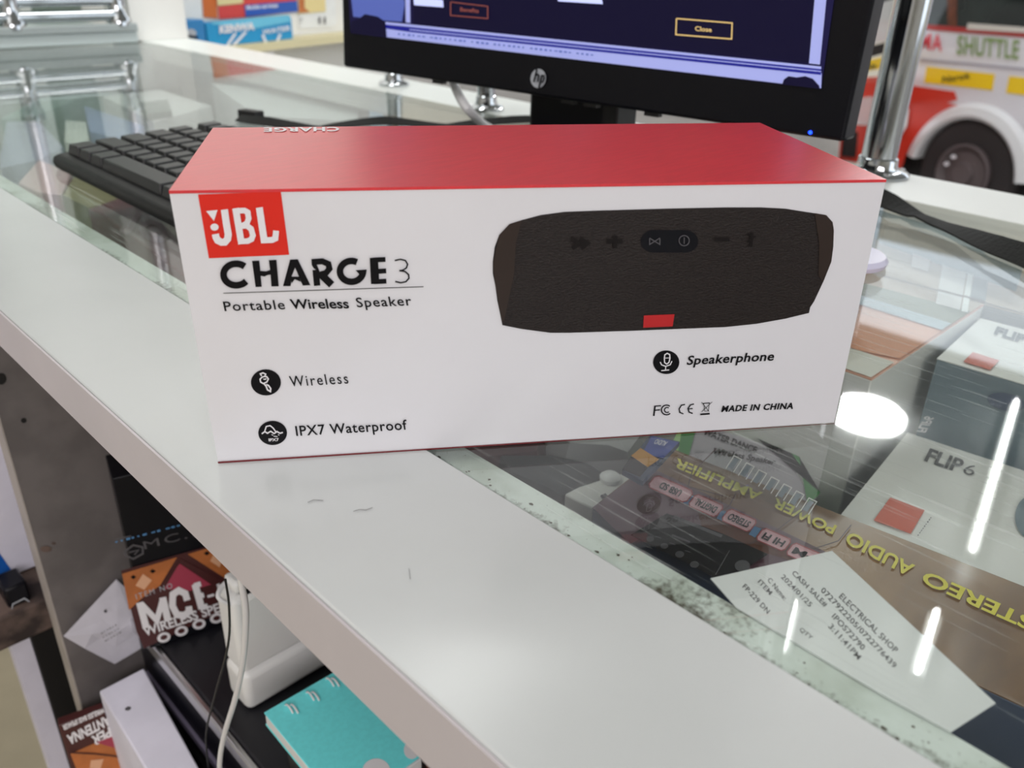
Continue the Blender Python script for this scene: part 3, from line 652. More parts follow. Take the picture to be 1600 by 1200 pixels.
hp('path', [(1340, 460), (1600, 540), (1600, 556), (1340, 474)], (160, 178, 186), 4); hp('house_bay', [(1478, 386), (1516, 396), (1500, 484), (1462, 474)], (216, 214, 208), 4)
hp('house_column', [(1518, 392), (1526, 394), (1512, 488), (1502, 486)], (232, 236, 230), 5); hp('house_window', [(1530, 396), (1548, 400), (1540, 470), (1515, 466)], (74, 84, 80), 5)
hp('house_window', [(1428, 386), (1456, 394), (1450, 424), (1424, 416)], (214, 204, 196), 5); hp('roof_line', [(1350, 352), (1455, 378), (1452, 384), (1345, 360)], (232, 214, 196), 5)
hp('white_corner', [(1320, 540), (1470, 590), (1440, 640), (1310, 610)], (224, 222, 210), 2)
hp('orange_band', [(1345, 476), (1520, 532), (1480, 575), (1330, 545)], (226, 152, 110), 2)
# water carton with green borders
zw = -.095; q = [U(1052, 700, zw), U(1090, 650, zw), U(1310, 655, zw), U(1270, 790, zw)]
A = U(1046, 702, zw); q = [A, U(1075, 655, zw), U(1305, 650, zw), U(1278, 798, zw)]
for p_ in q: p_.x = min(p_.x, hx0-.003)
wt = carton('green_white_carton', 'green and white carton with upside-down lettering under the glass behind the brown one', 'box', q, zw, mat('pale_lilac_card', (.36, .34, .37), .5), 'green')
WPl = Plane((0, 0, zw), Z, .0004)
clampv(MB().ppoly(WPl, [(1066, 668), (1088, 668), (1074, 722), (1058, 716)], 2).ppoly(WPl, [(1220, 660), (1306, 660), (1282, 770), (1262, 790), (1276, 694)], 2), 0, hx0-.0035).build('green_border', 'green', wt)
MB().ppoly(WPl, [(1060, 715), (1046, 700), (1060, 672), (1072, 690)], 1.5).build('lime_border', plain('lime', (160, 200, 130), .5), wt)
t = MB(); text(t, 'WATER DANCE', WPl, (1098, 678), (1180, 708), (4, -9), 1, .03); text(t, 'Wireless Speaker', WPl, (1112, 708), (1210, 726), (4, -8), 1, .03); t.build('lettering', 'ink', wt)
# tall clear blister with black stripes lying on the cartons
zb_ = -.060; BPt = Plane((0, 0, zb_), Z, .0003)
bs = thing('clear_blister_pack', U(1180, 740, zb_), 'clear blister pack with a row of black slots above the yellow lettering under the glass', 'packet')
A = U(1092, 722, zb_); 
qq = [U(1124, 698, zb_), U(1140, 706, zb_), U(1272, 790, zb_), U(1262, 800, zb_), U(1092, 728, zb_)]
tagm = MB(); 
tagm.prism(qq, (0, 0, -.004)); tagm.build('blister', 'clear', bs)
sl = MB()
for i in range(7):
    cx, cy = 1146+i*19.5, 728+i*11; 
    sl.ppoly(BPt, [(cx-9, cy+2), (cx+2, cy-13), (cx+9, cy-10), (cx-2, cy+6)], 1.5)
sl.build('slot', 'slate', bs)
sl = MB()
for i in range(7):
    cx, cy = 1146+i*19.5, 728+i*11; sl.ribbon(BPt, [(cx-12, cy+4), (cx+1, cy-16), (cx+13, cy-10), (cx, cy+10)], 1.5, 2.5)
sl.build('slot_rim', 'fliptop', bs)
# striped blue / orange / black tag
zt = -.062; TG = Plane((0, 0, zt), Z, .0004)
tg = thing('striped_label', U(1010, 725, zt), 'small blue, orange and black striped label beside the brown carton', 'label')
qq = [U(972, 734, zt), U(1016, 680, zt), U(1062, 690, zt), U(1004, 752, zt)]
MB().prism(qq, (0, 0, -.003)).build('label_card', 'navy', tg)
MB().ppoly(TG, [(1004, 708), (1018, 681), (1061, 691), (1036, 716)]).build('blue_stripe', plain('royal_blue', (70, 88, 168), .4), tg)
MB().ppoly(TG, [(986, 712), (1001, 700), (1030, 718), (1012, 730)], 2).build('orange_stripe', plain('amber', (212, 152, 62), .4), tg)
MB().ppoly(TG, [(972, 734), (986, 713), (1012, 731), (1000, 745)], 2).build('black_stripe', 'ink', tg)
t = MB(); text(t, 'AUDIO', TG, (1044, 690), (1026, 686), (-5, 7), 1, .02, k=4); t.build('label_lettering', 'white', tg)
# white board with knob, dark cloth, bag
zk = -.10; wk = thing('switch_plate', U(940, 770, zk), 'white plate with a round white knob under the glass', 'plate')
MB().prism([U(882, 772, zk), U(905, 760, zk), U(985, 735, zk), U(1000, 752, zk), U(926, 794, zk)], (0, 0, -.012)).build('plate', 'fliptop', wk, bevel=.001)
MB().lathe(U(953, 750, zk), Z, [(.0, 0), (.006, 0), (.0062, .0025), (.0045, .004), (0, .0045)], 24).build('knob', 'plasticwhite', wk)
MB().prism([U(938, 776, zk+.001), U(946, 773, zk+.001), U(950, 778, zk+.001), U(944, 782, zk+.001)], (0, 0, .001)).build('slot', 'ink', wk)
def blob(name, pts, z0, z1, mt, label, cat):
    mb = MB(); c = sum(pts, V((0, 0, 0)))/len(pts); n = len(pts); rings = [(1, z0), (1.0, z0+(z1-z0)*.6), (.86, z0+(z1-z0)*.93), (.5, z1)]
    vs = []
    for s, z in rings: vs += [V((c.x+(p_.x-c.x)*s, c.y+(p_.y-c.y)*s, z)) for p_ in pts]
    fs = [tuple(range(n))[::-1], tuple(range(3*n, 4*n))]+[(r*n+i, r*n+(i+1) % n, (r+1)*n+(i+1) % n, (r+1)*n+i) for r in range(3) for i in range(n)]
    o = mb.add(vs, fs).build(name, mt, smooth=True); return tag(o, label, cat)
blob('folded_cloth', [U(770, 700, -.10), U(790, 730, -.10), U(850, 755, -.10), U(880, 772, -.10), U(925, 755, -.10), U(960, 735, -.10), U(930, 715, -.10), U(860, 700, -.10)], CF_, -.10, 'darkcloth', 'dark grey folded cloth under the glass below the package', 'cloth')
blob('plastic_bag', [U(850, 695, -.11), U(880, 718, -.11), U(950, 722, -.11), U(985, 735, -.11), U(1010, 700, -.11), U(1000, 680, -.11), U(900, 670, -.11)], CF_, -.095, mat('pale_film', (.45, .46, .46), .3), 'pale translucent plastic bag under the glass below the package', 'bag')
blob('maroon_pouch', [U(690, 705, -.10), U(740, 712, -.10), U(850, 698, -.10), U(860, 670, -.10), U(780, 660, -.10), U(700, 680, -.10)], CF_, -.10, 'mcedark', 'dark maroon pouch under the glass at the package foot', 'pouch')

# receipt on the ledge, just under the glass
rp = thing('receipt', U(1330, 990, -.006), 'white till receipt with faint print lying on the ledge under the glass', 'receipt')
zr = -.0064
ra, rb, rc, rd = U(1110, 905, zr), U(1300, 862, zr), U(1555, 1100, zr), U(1485, 1145, zr)
re_ = U(1250, 1010, zr); rf = U(1190, 960, zr)
MB().prism([ra, rb, rc, rd, U(1375, 1085, zr), U(1150, 950, zr)], (0, 0, .0004)).build('slip', 'paper', rp)
RP = Plane((0, 0, zr+.0004), Z, .0001)
t = MB()
def g7(x, y): return (1000+x*.375, 840+y*.375)
for s, a, b, hh in [('ELECTRICAL SHOP', (828, 248), (1062, 482), (14, -16)), ('0727922205/0722776439', (752, 222), (1058, 545), (12, -15)), ('CASH SALE#', (632, 150), (770, 290), (12, -13)), ('IPOS72790', (798, 330), (925, 470), (14, -14)), ('2024/01/25', (586, 166), (706, 290), (12, -13)), ('3:11:41PM', (784, 372), (908, 510), (14, -14)), ('C Name:', (530, 178), (600, 262), (12, -12)), ('ITEM', (490, 186), (540, 240), (12, -12)), ('FP-229 DN', (426, 206), (530, 318), (12, -13)), ('QTY', (662, 385), (712, 425), (10, -10))]:
    text(t, s, RP, g7(*a), g7(*b), (hh[0]*.42, hh[1]*.42), 1.05, .01, k=1)
t.build('receipt_lettering', 'inkgrey', rp)

# pale cartons under the far half of the glass
left = [
 ('maroon_carton', 'maroon carton with grey letters under the keyboard corner', [(137, 327), (210, 300), (278, 372), (300, 440), (157, 332)], -.04, 'maroon'),
 ('flat_packet', 'olive and tan packet under the glass in front of the keyboard', [(98, 304), (118, 272), (235, 300), (205, 306), (140, 324)], -.05, plain('olive_card', (150, 144, 104), .5)),
 ('pink_packet', 'pale pink packet under the glass left of the keyboard', [(28, 286), (60, 250), (112, 268), (96, 304), (60, 300)], -.05, plain('pale_pink', (214, 184, 186), .5)),
 ('lilac_carton', 'lilac-grey carton under the glass at the left edge', [(0, 240), (10, 190), (62, 190), (100, 230), (60, 250), (0, 262)], -.06, plain('lilac_grey', (160, 166, 190), .5)),
 ('white_jar_box', 'small white box under the glass left of the keyboard', [(100, 222), (102, 188), (134, 190), (140, 225)], -.05, plain('offwhite_card', (226, 232, 222), .5)),
 ('blue_lilac_carton', 'pale blue wedge-shaped carton under the glass above the keyboard corner', [(131, 165), (225, 196), (200, 220), (140, 205)], -.05, plain('periwinkle', (150, 166, 206), .5)),
 ('white_sheet', 'white sheet under the glass above the keyboard', [(160, 150), (250, 140), (330, 165), (240, 190)], -.055, plain('cool_white', (226, 230, 230), .5)),
 ('grey_gadget', 'dark grey-green gadget under the glass above the keyboard', [(220, 160), (262, 155), (268, 172), (226, 178)], -.045, plain('grey_green', (110, 126, 120), .5)),
 ('teal_shade_carton', 'grey-teal carton far down the case under the glass', [(0, 130), (90, 118), (130, 150), (60, 180), (0, 186)], -.08, plain('teal_grey', (150, 172, 168), .5)),
 ('pale_tray', 'pale grey tray far down the case under the glass', [(60, 100), (230, 92), (300, 120), (140, 140)], -.08, plain('pale_grey', (200, 210, 204), .5)),
 ('striped_packet', 'pale blue striped packet under the glass below the thin chrome post', [(575, 160), (611, 158), (611, 195), (580, 196)], -.03, plain('blue_stripe_card', (122, 170, 206), .5)),
 ('tan_packet', 'pink and tan packet under the glass between the thin chrome posts', [(622, 158), (700, 168), (700, 195), (626, 192)], -.03, plain('tan_pink_card', (206, 180, 160), .5)),
 ('printed_leaflet', 'white printed leaflet under the glass left of the thin chrome post', [(330, 130), (470, 140), (560, 165), (560, 190), (400, 180)], -.04, plain('leaflet_white', (220, 228, 228), .5)),
 ('blue_grey_tray', 'blue-grey tray edge under the glass at the rail beneath the broad strap', [(1385, 318), (1600, 392), (1600, 415), (1385, 345)], -.012, plain('blue_grey_tray', (120, 150, 162), .5)),
]
for nm, lb, pts, z, mt in left:
    P = [U(x, y, z) for x, y in pts]
    zb0 = CF_
    for p_ in P: p_.x = min(max(p_.x, XL+.002), XR+.045); p_.y = min(p_.y, 1.42)
    if nm == 'blue_grey_tray':
        zb0 = -.0325
        for p_ in P: p_.x = min(p_.x, XR-.001); p_.z = p_.z
    if nm == 'grey_gadget': zb0 = -.055
    t0 = min(.03, (z-CF_)-.001) if z > -.1 else .02
    o = MB().prism([V((p_.x, p_.y, zb0+.0003)) for p_ in P], (0, 0, z-zb0-.0003)).build(nm, mt, bevel=.001)
    tag(o, lb, {'maroon_carton': 'box', 'flat_packet': 'packet', 'pink_packet': 'packet', 'lilac_carton': 'box', 'white_jar_box': 'box', 'blue_lilac_carton': 'box', 'white_sheet': 'paper', 'grey_gadget': 'gadget', 'teal_shade_carton': 'box', 'pale_tray': 'tray', 'striped_packet': 'packet', 'tan_packet': 'packet', 'printed_leaflet': 'leaflet', 'blue_grey_tray': 'tray'}[nm])
    if nm == 'maroon_carton':
        t = MB(); text(t, 'JO', Plane((0, 0, z), Z, .0004), (190, 352), (255, 385), (14, -26), 1.1, .03); t.build('lettering', plain('pale_mauve_letters', (170, 140, 150), .5), o)

# ================================================================== OPEN SHELF UNDER THE STRIP
zu = -.33
e0, e1 = U(218, 985, zu), U(412, 1200, zu); ed = V((0, -1, 0)); ex_ = (e0.x+e1.x)/2
sa = thing('stereo_unit', (ex_+.1, .05, -.54), 'black stereo unit with a silver front edge on the shelf under the counter', 'stereo unit')
MB().box((ex_+.002, -.35, -.42), (ex_+.24, .335, zu)).build('casing', mat('black_metal', lin(24, 24, 30), .4, bump=.05, scale=100), sa, bevel=.002)
MB().box((ex_-.003, -.35, -.345), (ex_+.002, .335, zu-.001)).build('silver_edge', 'steel', sa, bevel=.0015)
MB().box((ex_-.001, -.34, -.385), (ex_+.002, .33, -.35)).build('front_panel', 'blackgloss', sa)
MB().box((ex_-.003, -.34, -.395), (ex_+.002, .33, -.388)).build('lower_trim', plain('mauve_grey_plastic', (110, 104, 124), .4), sa)
s2 = thing('lower_unit', (ex_+.1, .05, -.54), 'black casing beneath the stereo unit on the shelf under the counter', 'stereo unit')
MB().box((ex_-.004, -.35, -.5395), (ex_+.23, .33, -.4205)).build('casing', 'black', s2, bevel=.003)
# boxed speaker standing on it
an = math.radians(-14); mdx = V((math.cos(an), math.sin(an), 0)); mdn = V((-mdx.y, mdx.x, 0))
mB = U(235, 1015, zu); mB.z = zu+.0008; MPn = Plane(mB, mdn, .0003)
mT = MPn(150, 745, 0); hgt = mT.z-mB.z
mc = thing('boxed_wireless_speaker', mB+mdx*.04+mdn*.02, 'black and orange boxed wireless speaker standing on the stereo unit', 'box')
tpt = V((mT.x, mT.y, mB.z)); off = mB-tpt
hgt = min(hgt, -.168-mB.z)
MB().obox(mB, mdx*.105, mdn*.036, (0, 0, hgt)).build('carton', 'blackgloss', mc, bevel=.0008)
def mp(name, pts, mt, k=1): return MB().ppoly(MPn, pts, k).build(name, mt, mc)
def c6(pts): return [(130+x/3, 720+y/3) for x, y in pts]
mp('picture', c6([(178, 520), (590, 400), (760, 540), (860, 660), (700, 760), (620, 720), (285, 880), (250, 800)]), 'mcedark')
mp('orange_print', c6([(182, 530), (440, 452), (360, 585), (280, 640), (215, 700)]), 'mceorange', 2)
mp('orange_print', c6([(490, 438), (590, 408), (720, 530), (680, 560)]), 'mceorange', 2)
mp('pink_print', c6([(450, 480), (600, 580), (500, 610), (380, 600)]), 'mcepink', 2.5)
mp('pale_print', c6([(280, 530), (322, 560), (286, 605), (245, 585)]), 'mcepale', 3)
mp('pale_print', c6([(610, 440), (650, 470), (640, 500), (595, 470)]), 'mcepale', 3)
mp('dark_dot', c6([(222, 545), (235, 535), (248, 545), (235, 556)]), 'ink', 3.5); mp('dark_dot', c6([(312, 518), (325, 508), (340, 517), (326, 528)]), 'ink', 3.5); mp('dark_dot', c6([(565, 435), (580, 424), (594, 433), (580, 444)]), 'ink', 3.5)
ln_ = MB().ribbon(MPn, c6([(178, 518), (440, 444), (590, 402)]), 2, 3).ribbon(MPn, c6([(360, 600), (460, 465), (640, 560)]), 2.6, 3.4); ln_.build('border_line', 'mcedark', mc)
t = MB()
for p_, wd in [([(264, 664), (296, 784)], 11), ([(372, 640), (398, 752)], 11), ([(270, 668), (345, 748), (374, 645)], 9), ([(488, 655), (478, 622), (448, 608), (420, 626), (418, 680), (440, 722), (474, 724), (498, 706), (494, 682)], 10.5), ([(524, 578), (556, 694)], 11), ([(520, 586), (552, 576)], 8), ([(534, 638), (566, 628)], 8), ([(548, 692), (584, 680)], 8)]: t.ribbon(MPn, c6(p_), wd, 4)
text(t, '-176', MPn, c6([(588, 656)])[0], c6([(790, 600)])[0], (-6, -20), 1, .02, k=4)
text(t, 'WIRELESS SPEAKER', MPn, c6([(288, 822)])[0], c6([(790, 660)])[0], (-4, -13), 1, .03, k=4); t.build('title_lettering', 'white', mc)
t = MB()
for x, y in [(378, 828), (460, 798), (543, 766), (625, 738)]: t.disc(MPn, c6([(x, y)])[0], 10.5, 7.8, k=4, rot=-.3)
t.build('icon_badge', 'white', mc)
t = MB()
for x, y in [(378, 828), (460, 798), (543, 766), (625, 738)]: t.disc(MPn, c6([(x, y)])[0], 5.5, 3.6, k=6, rot=-.3)
t.build('icon_badge_centre', 'mcedark', mc)
t = MB(); t.ribbon(MPn, [(190, 849), (206, 838)][:0] or c6([(152, 368), (225, 352)]), 2.2, 3); text(t, 'MC.E', MPn, c6([(288, 415)])[0], c6([(560, 345)])[0], (-3, -12), 1.2, .0, k=3); t.build('brand_lettering', 'inkgrey', mc)
t = MB(); dashes(t, MPn, c6([(150, 382)])[0], c6([(480, 295)])[0], 3.2, 16, 3, 4); t.build('slogan_lettering', 'bluetab', mc); t = MB(); text(t, 'ITEM NO', MPn, c6([(250, 650)])[0], c6([(420, 596)])[0], (-2, -8), 1.3, 0, k=4); t.build('item_lettering', 'silver', mc)
t = MB(); t.ribbon(MPn, c6([(195, 425), (235, 395), (278, 405), (280, 435), (235, 460), (200, 445), (195, 425)]), 3, 3); t.ribbon(MPn, c6([(215, 430), (260, 418), (240, 440)]), 2.4, 3); t.build('brand_emblem', 'inkgrey', mc)
# charger, socket, cables
ch = thing('white_charger', U(440, 1060, zu), 'white charger brick with plug lying on the stereo unit', 'charger')
cB = U(393, 1114, zu); y0 = cB.y; CY = Plane((0, y0, 0), Y, 0); ctp = CY(366, 945, 0); csm = CY(384, 1058, 0); x1 = cB.x+.082
hz = min(ctp.z, -.17)
MB().box((cB.x-.002, y0, zu+.0006), (x1, y0+.030, csm.z)).build('base', 'plasticwhite', ch, bevel=.006, seg=4)
MB().box((cB.x-.001, y0+.002, csm.z-.0005), (x1-.002, y0+.028, hz)).build('cover', 'plasticwhite', ch, bevel=.005, seg=4)
MB().box((cB.x+.008, y0+.004, hz-.0005), (x1-.006, y0+.024, hz+.0008)).build('socket_face', 'blackgloss', ch)
MB().box((cB.x+.004, y0+.006, hz+.0008), (cB.x+.022, y0+.022, hz+.011)).build('plug', 'plasticwhite', ch, bevel=.003)
MB().tube(smooth([V((cB.x+.0, y0+.006, hz-.004)), V((cB.x-.006, y0+.010, hz+.004)), V((cB.x+.002, y0+.016, hz+.007)), V((cB.x+.012, y0+.014, hz+.008))]), .0016, 8).build('cord_loop', 'cable', ch)
def pc(x, y, xx): return UP(x, y, (xx, 0, 0), X)
wcb = MB().tube(smooth([pc(372, 880, .022), pc(378, 915, .024), pc(384, 960, .026), pc(380, 1030, .028), pc(368, 1090, .029), pc(350, 1150, .029), pc(343, 1200, .028), pc(345, 1290, .03)]), .0017, 10)
tag(wcb.build('charging_cable', 'cable'), 'thin white cable hanging down in front of the boxed speaker', 'cable')
bcb = MB().tube(smooth([pc(352, 905, .034), pc(358, 950, .034), pc(356, 1010, .036), pc(335, 1090, .038), pc(322, 1150, .038), pc(328, 1215, .038)]), .0007, 8)
tag(bcb.build('black_wire', 'black'), 'thin black wire hanging between the boxed speaker and the white cord', 'wire')
# turquoise notebook
zn = zu+.055
A, B, D_ = U(412, 1112, zn), U(528, 1045, zn), U(655, 1178, zn)
u5 = (B-A).normalized(); v5 = V((u5.y, -u5.x, 0)); L5 = .095; W5 = (B-A).length
nbk = thing('spiral_notebook', U(530, 1150, zn)-Z*.02, 'turquoise spiral notebook with white rings beside the white charger', 'notebook')
MB().obox(A+v5*.001-Z*.011, u5*W5, v5*L5, (0, 0, .009)).build('pages', 'paper', nbk, bevel=.001)
MB().obox(A-Z*.0018, u5*W5, v5*L5, (0, 0, .0012)).build('front_cover', 'teal', nbk, bevel=.0005); MB().obox(A-Z*.0125, u5*W5, v5*L5, (0, 0, .0012)).build('rear_cover', 'teal', nbk)
NP = Plane((0, 0, zn-.0006), Z, .0003)
MB().disc(NP, (588, 1205), 22, 20).disc(NP, (643, 1172), 12, 14).build('cover_spot', 'white', nbk)
for (x, y) in [(461, 1114), (494, 1094), (525, 1072)]:
    for dx in (-4, 4):
        p_ = U(x+dx, y, zn); rg = []
        for i in range(13):
            a = math.radians(-60+i*25); rg.append(p_-v5*(.004+.0055*math.sin(a)*1)+Z*(.0045*math.cos(a)-.002))
        MB().tube(rg, .0007, 6).build('ring', 'cable', nbk)
tag(MB().box((A.x+.006, A.y-.09, zu+.001), (A.x+.075, A.y-.012, zn-.0135)).build('packing_block', 'black', bevel=.002), 'black block beneath the turquoise notebook', 'block')
tag(MB().obox(U(655, 1180, zn-.02)-Z*.02, u5*.06, v5*.05, (0, 0, .02)).build('brown_case', 'brown', bevel=.002), 'small brown wooden case right of the turquoise notebook', 'case')
# crumpled paper against the divider
PPn = Plane((0, .341, 0), Y, .0005)
pts = [PPn(180, 903, 0), PPn(138, 950, 0), PPn(98, 992, 0), PPn(130, 1010, 0), PPn(178, 1036, 0), PPn(212, 1015, 0), PPn(255, 985, 0), PPn(230, 950, 0)]
cen = sum(pts, V((0, 0, 0)))/8+V((0, -.006, 0)); mb = MB()
vs = [cen]+[p_+V((0, -random.uniform(0, .004), 0)) for p_ in pts]+[(p_+cen)/2+V((0, random.uniform(-.003, .001), 0)) for p_ in pts]
fs = []
for i in range(8):
    j = (i+1) % 8; fs += [(0, 9+i, 9+j), (9+i, 1+i, 1+j), (9+i, 1+j, 9+j)]
pp = mb.add(vs, fs).build('crumpled_paper', 'papercrumple'); so = pp.modifiers.new('thickness', 'SOLIDIFY'); so.thickness = .0004
tag(pp, 'crumpled white paper slip stuck between divider and stereo unit', 'paper')
t = MB()
for i in range(3): dashes(t, Plane(cen+V((0, -.004, 0)), Y, .0004), (158+i*3, 990+i*6), (186+i*3, 974+i*6), 1.4, 8, 2, i)
t.disc(Plane(cen+V((0, -.004, 0)), Y, .0004), (165, 955), 2.6, 2.6)
t.build('print', 'inkgrey', pp)
# white carton leaning in front
zc2 = -.372
q = [U(141, 1060, zc2), U(204, 1016, zc2), U(330, 1235, zc2), U(262, 1260, zc2)]
wcx = thing('long_white_carton', (.02, .2, -.54), 'plain white opened carton on the lower shelf in front of the stereo unit', 'box')
mx = max(p_.x for p_ in q)
sh = min(0, (ex_-.0055)-mx)
MB().prism([V((min(p_.x, ex_-.0055), min(p_.y, .318), -.5395)) for p_ in q], (0, 0, .5395+zc2)).build('carton', 'paperlilac', wcx, bevel=.0015)
CPn = Plane((0, 0, zc2), Z, .0003)
MB().disc(CPn, (200, 1107), 5, 3, rot=-.3).build('smudge', 'inkgrey', wcx)
# upside-down boxed speaker on the lower shelf
aP = U(91, 1134, -.39); APn = Plane(aP, mdn, .0003)
ad = thing('upended_speaker_box', aP+Z*-.1, 'upside-down boxed speaker with white letters low beside the divider', 'box')
bz = -.5395
lenx = .034
MB().obox(V((aP.x, aP.y, bz)), mdx*lenx, mdn*.009, (0, 0, aP.z-bz)).build('carton', 'mcedark', ad, bevel=.0008)
t = MB()
for s, a, b, hh in [('WIRELESS BASS SPEAKER', (162, 1106), (97, 1134), (2, 7)), ('ANTENNA', (170, 1117), (104, 1150), (4, 14)), ('SUPER', (192, 1124), (142, 1152), (4, 14))]:
    text(t, s, APn, a, b, hh, 1, .04, k=2)
t.build('title_lettering', 'white', ad)
MB().ppoly(APn, [(110, 1178), (200, 1138), (260, 1160), (260, 1230), (130, 1230)]).build('orange_print', 'mceorange', ad)
MB().ppoly(APn, [(150, 1160), (200, 1142), (214, 1165), (190, 1172)], 2).build('pink_print', 'mcepink', ad)
MB().ppoly(APn, [(142, 1188), (162, 1186), (156, 1204), (140, 1200)], 2).build('pale_print', 'mcepale', ad)
ln_ = MB().ribbon(APn, [(112, 1176), (150, 1178), (215, 1186)], 2.5, 3); ln_.build('border_line', 'mcedark', ad)
# next bay: a worn board sticking out, a banded box and a gadget on it, dark cabinet below
NY = Plane((0, .3675, 0), Y, .0); n_ = lambda x, y, yy: UP(x, y, (0, yy, 0), Y)
zt_ = n_(80, 934, .3675).z; zl_ = n_(80, 984, .3675).z; xr_ = -.0016
tag(MB().box((-.16, .3685, zl_), (.06, .60, zt_)).build('worn_board', 'woodworn', bevel=.002), 'worn wooden board sticking out beside the divider at the left edge', 'board')
nb = thing('blue_banded_box', (-.06, .5, zt_), 'white box with a blue band on the worn board at the left edge', 'box')
MB().box((-.15, .415, zt_+.0012), (.06, .52, -.03)).build('carton', 'paperlilac', nb, bevel=.001)
NX = Plane((0, .415, 0), Y, .0005)
MB().ppoly(NX, [(-20, 830), (0, 866), (28, 905), (10, 912), (-20, 875)]).build('blue_band', plain('strong_blue', (30, 100, 190), .4), nb)
gd = thing('small_black_gadget', (-.03, .39, zt_), 'small black gadget with a silver trim on the worn board at the left edge', 'gadget')
ga, gb = n_(2, 930, .392), n_(46, 944, .392)
MB().box((min(ga.x, gb.x), .375, zt_+.0005), (max(ga.x, gb.x), .400, zt_+.019)).build('gadget_body', 'blackgloss', gd, bevel=.002)
GX = Plane((0, .375, 0), Y, .0005)
MB().ribbon(GX, [(18, 956), (20, 944), (38, 935), (46, 940)], 2).build('trim', 'silver', gd)
dx0, dx1 = n_(50, 1000, .42).x, xr_
tag(MB().box((dx0, .42, -.9495), (.06, .50, zl_-.0008)).build('dark_cabinet_side', 'dark'), 'tall black cabinet side standing below the worn board at left', 'cabinet')
px0 = n_(14, 1015, .44).x
tag(MB().box((px0, .425, -.9495), (dx0-.0005, .44, zl_-.0008)).build('pale_board', 'paperlilac'), 'narrow pale board standing left of the black cabinet side', 'board')

# ================================================================== FAR END: steel-framed showcase
YE = Y1+.01; EP = Plane((0, YE, 0), Y, 0)
se = thing('steel_showcase', (.4, YE+.1, 0), 'small steel and glass showcase on the far end of the counter', 'showcase')
def e(x, y): return EP(x, y, 0)
def rod(name, a, b, r, mt='chrome', dy=0): MB().tube([e(*a)+Y*dy, e(*b)+Y*dy], r, 12).build(name, mt, se)
zb0 = 0.0005
x0_, x1_ = -.1, .585
MB().box((x0_, YE-.02, zb0), (x1_, YE+.25, .020)).build('base_frame', plain('aluminium_white', (196, 206, 206), .4), se, bevel=.002)
MB().box((x0_, YE-.026, .020), (x1_, YE-.012, .034)).build('lower_trim', plain('grey_aluminium', (160, 168, 168), .35), se, bevel=.002)
for z_, r_ in ((.048, .010), (.072, .009)): MB().tube([V((x0_, YE-.01, z_)), V((x1_-.03, YE-.01, z_))], r_, 16).build('rail', 'chrome', se)
for x_ in (e(14, 20).x, .56):
    MB().tube([V((x_, YE-.005, .03)), V((x_, YE-.005, .5))], .014, 16).build('upright', 'steel', se)
    MB().lathe(V((x_, YE-.006, .03)), Z, [(.022, 0), (.022, .01), (.016, .018), (.016, .07), (.02, .075), (.02, .09)], 20).build('socket', 'chrome', se)
MB().box((x0_, YE+.0, .085), (x1_-.02, YE+.006, .5)).build('glass_panel', 'clear', se)
MB().box((x0_, YE+.24, .02), (x1_, YE+.25, .5)).build('rear_panel', plain('grey_green_panel', (120, 132, 122), .5), se)

# ================================================================== POSTERS AND CARTONS ON THE LEFT WALL
WPn = Plane(WP0, WN, .001)
po = thing('wall_calendar', WPn(500, 20, 0), 'white wall calendar with a yellowish picture left of the monitor', 'calendar')
MB().ppoly(WPn, [(462, -60), (520, -60), (526, 36), (520, 42), (468, 45)], 2).build('sheet', 'paper', po)
MB().ppoly(WPn, [(466, -60), (506, -60), (509, 18), (466, 22)], 4).build('picture', 'cream', po)
MB().ppoly(WPn, [(467, -10), (476, -12), (476, 12), (484, 19), (467, 20)], 5).build('figure', 'mceorange', po)
t = MB(); text(t, '7', WPn, (469, 36), (472, 36), (0, -7), 1, .02, k=5); text(t, '11', WPn, (498, 37), (509, 37), (0, -10), 1, .04, k=5); t.build('number_lettering', 'inkgrey', po)
fp = thing('red_poster', WPn(400, 10, 0), 'red and blue poster with white lettering above the blue carton', 'poster')
MB().ppoly(WPn, [(336, -60), (464, -60), (464, 3), (466, 18), (384, 27), (342, 30)], 3).build('poster_sheet', plain('poster_red', (214, 66, 60), .5), fp)
MB().ppoly(WPn, [(382, 8), (464, 1), (466, 18), (384, 26)], 5).build('blue_banner', plain('banner_blue', (40, 88, 176), .5), fp)
MB().ppoly(WPn, [(338, -30), (380, -32), (380, 5), (340, 9)], 5).build('portrait_patch', 'cream', fp)
t = MB(); text(t, 'Mobile services', WPn, (385, 15), (434, 11), (0, -6), 1, .03, k=7); t.build('poster_lettering', 'white', fp)
op = tag(MB().ppoly(WPn, [(312, -60), (336, -60), (340, 29), (318, 27)], 2).build('orange_poster', 'orangeprint'), 'narrow orange poster on the wall left of the red poster', 'poster')
bxp = V(WP0)-WN*.06; WQ = Plane(bxp, WN, .001)
bl0 = thing('blue_carton', WQ(390, 60, 0), 'bright blue carton with white bottle shapes behind the rail', 'box')
cpts = [WQ(322, 36, 0), WQ(455, 24, 0), WQ(463, 92, 0), WQ(330, 76, 0)]
bz0 = -.05
b1, b2 = cpts[0], cpts[1]
MB().obox(V((b1.x, b1.y, bz0)), V((b2.x-b1.x, b2.y-b1.y, 0)), WN*.045, (0, 0, b1.z-bz0)).build('carton', 'skyblue', bl0, bevel=.002)
MB().ppoly(WQ, [(330, 34), (452, 23), (454, 34), (400, 44), (332, 38)], 1.5).build('highlight_band', plain('light_blue', (110, 196, 226), .4), bl0)
t = MB(); text(t, 'KENWA', WQ, (343, 52), (398, 46), (0, -11), 1, .05, k=3); text(t, 'WATER', WQ, (410, 54), (454, 47), (0, -7), 1, .03, k=3)
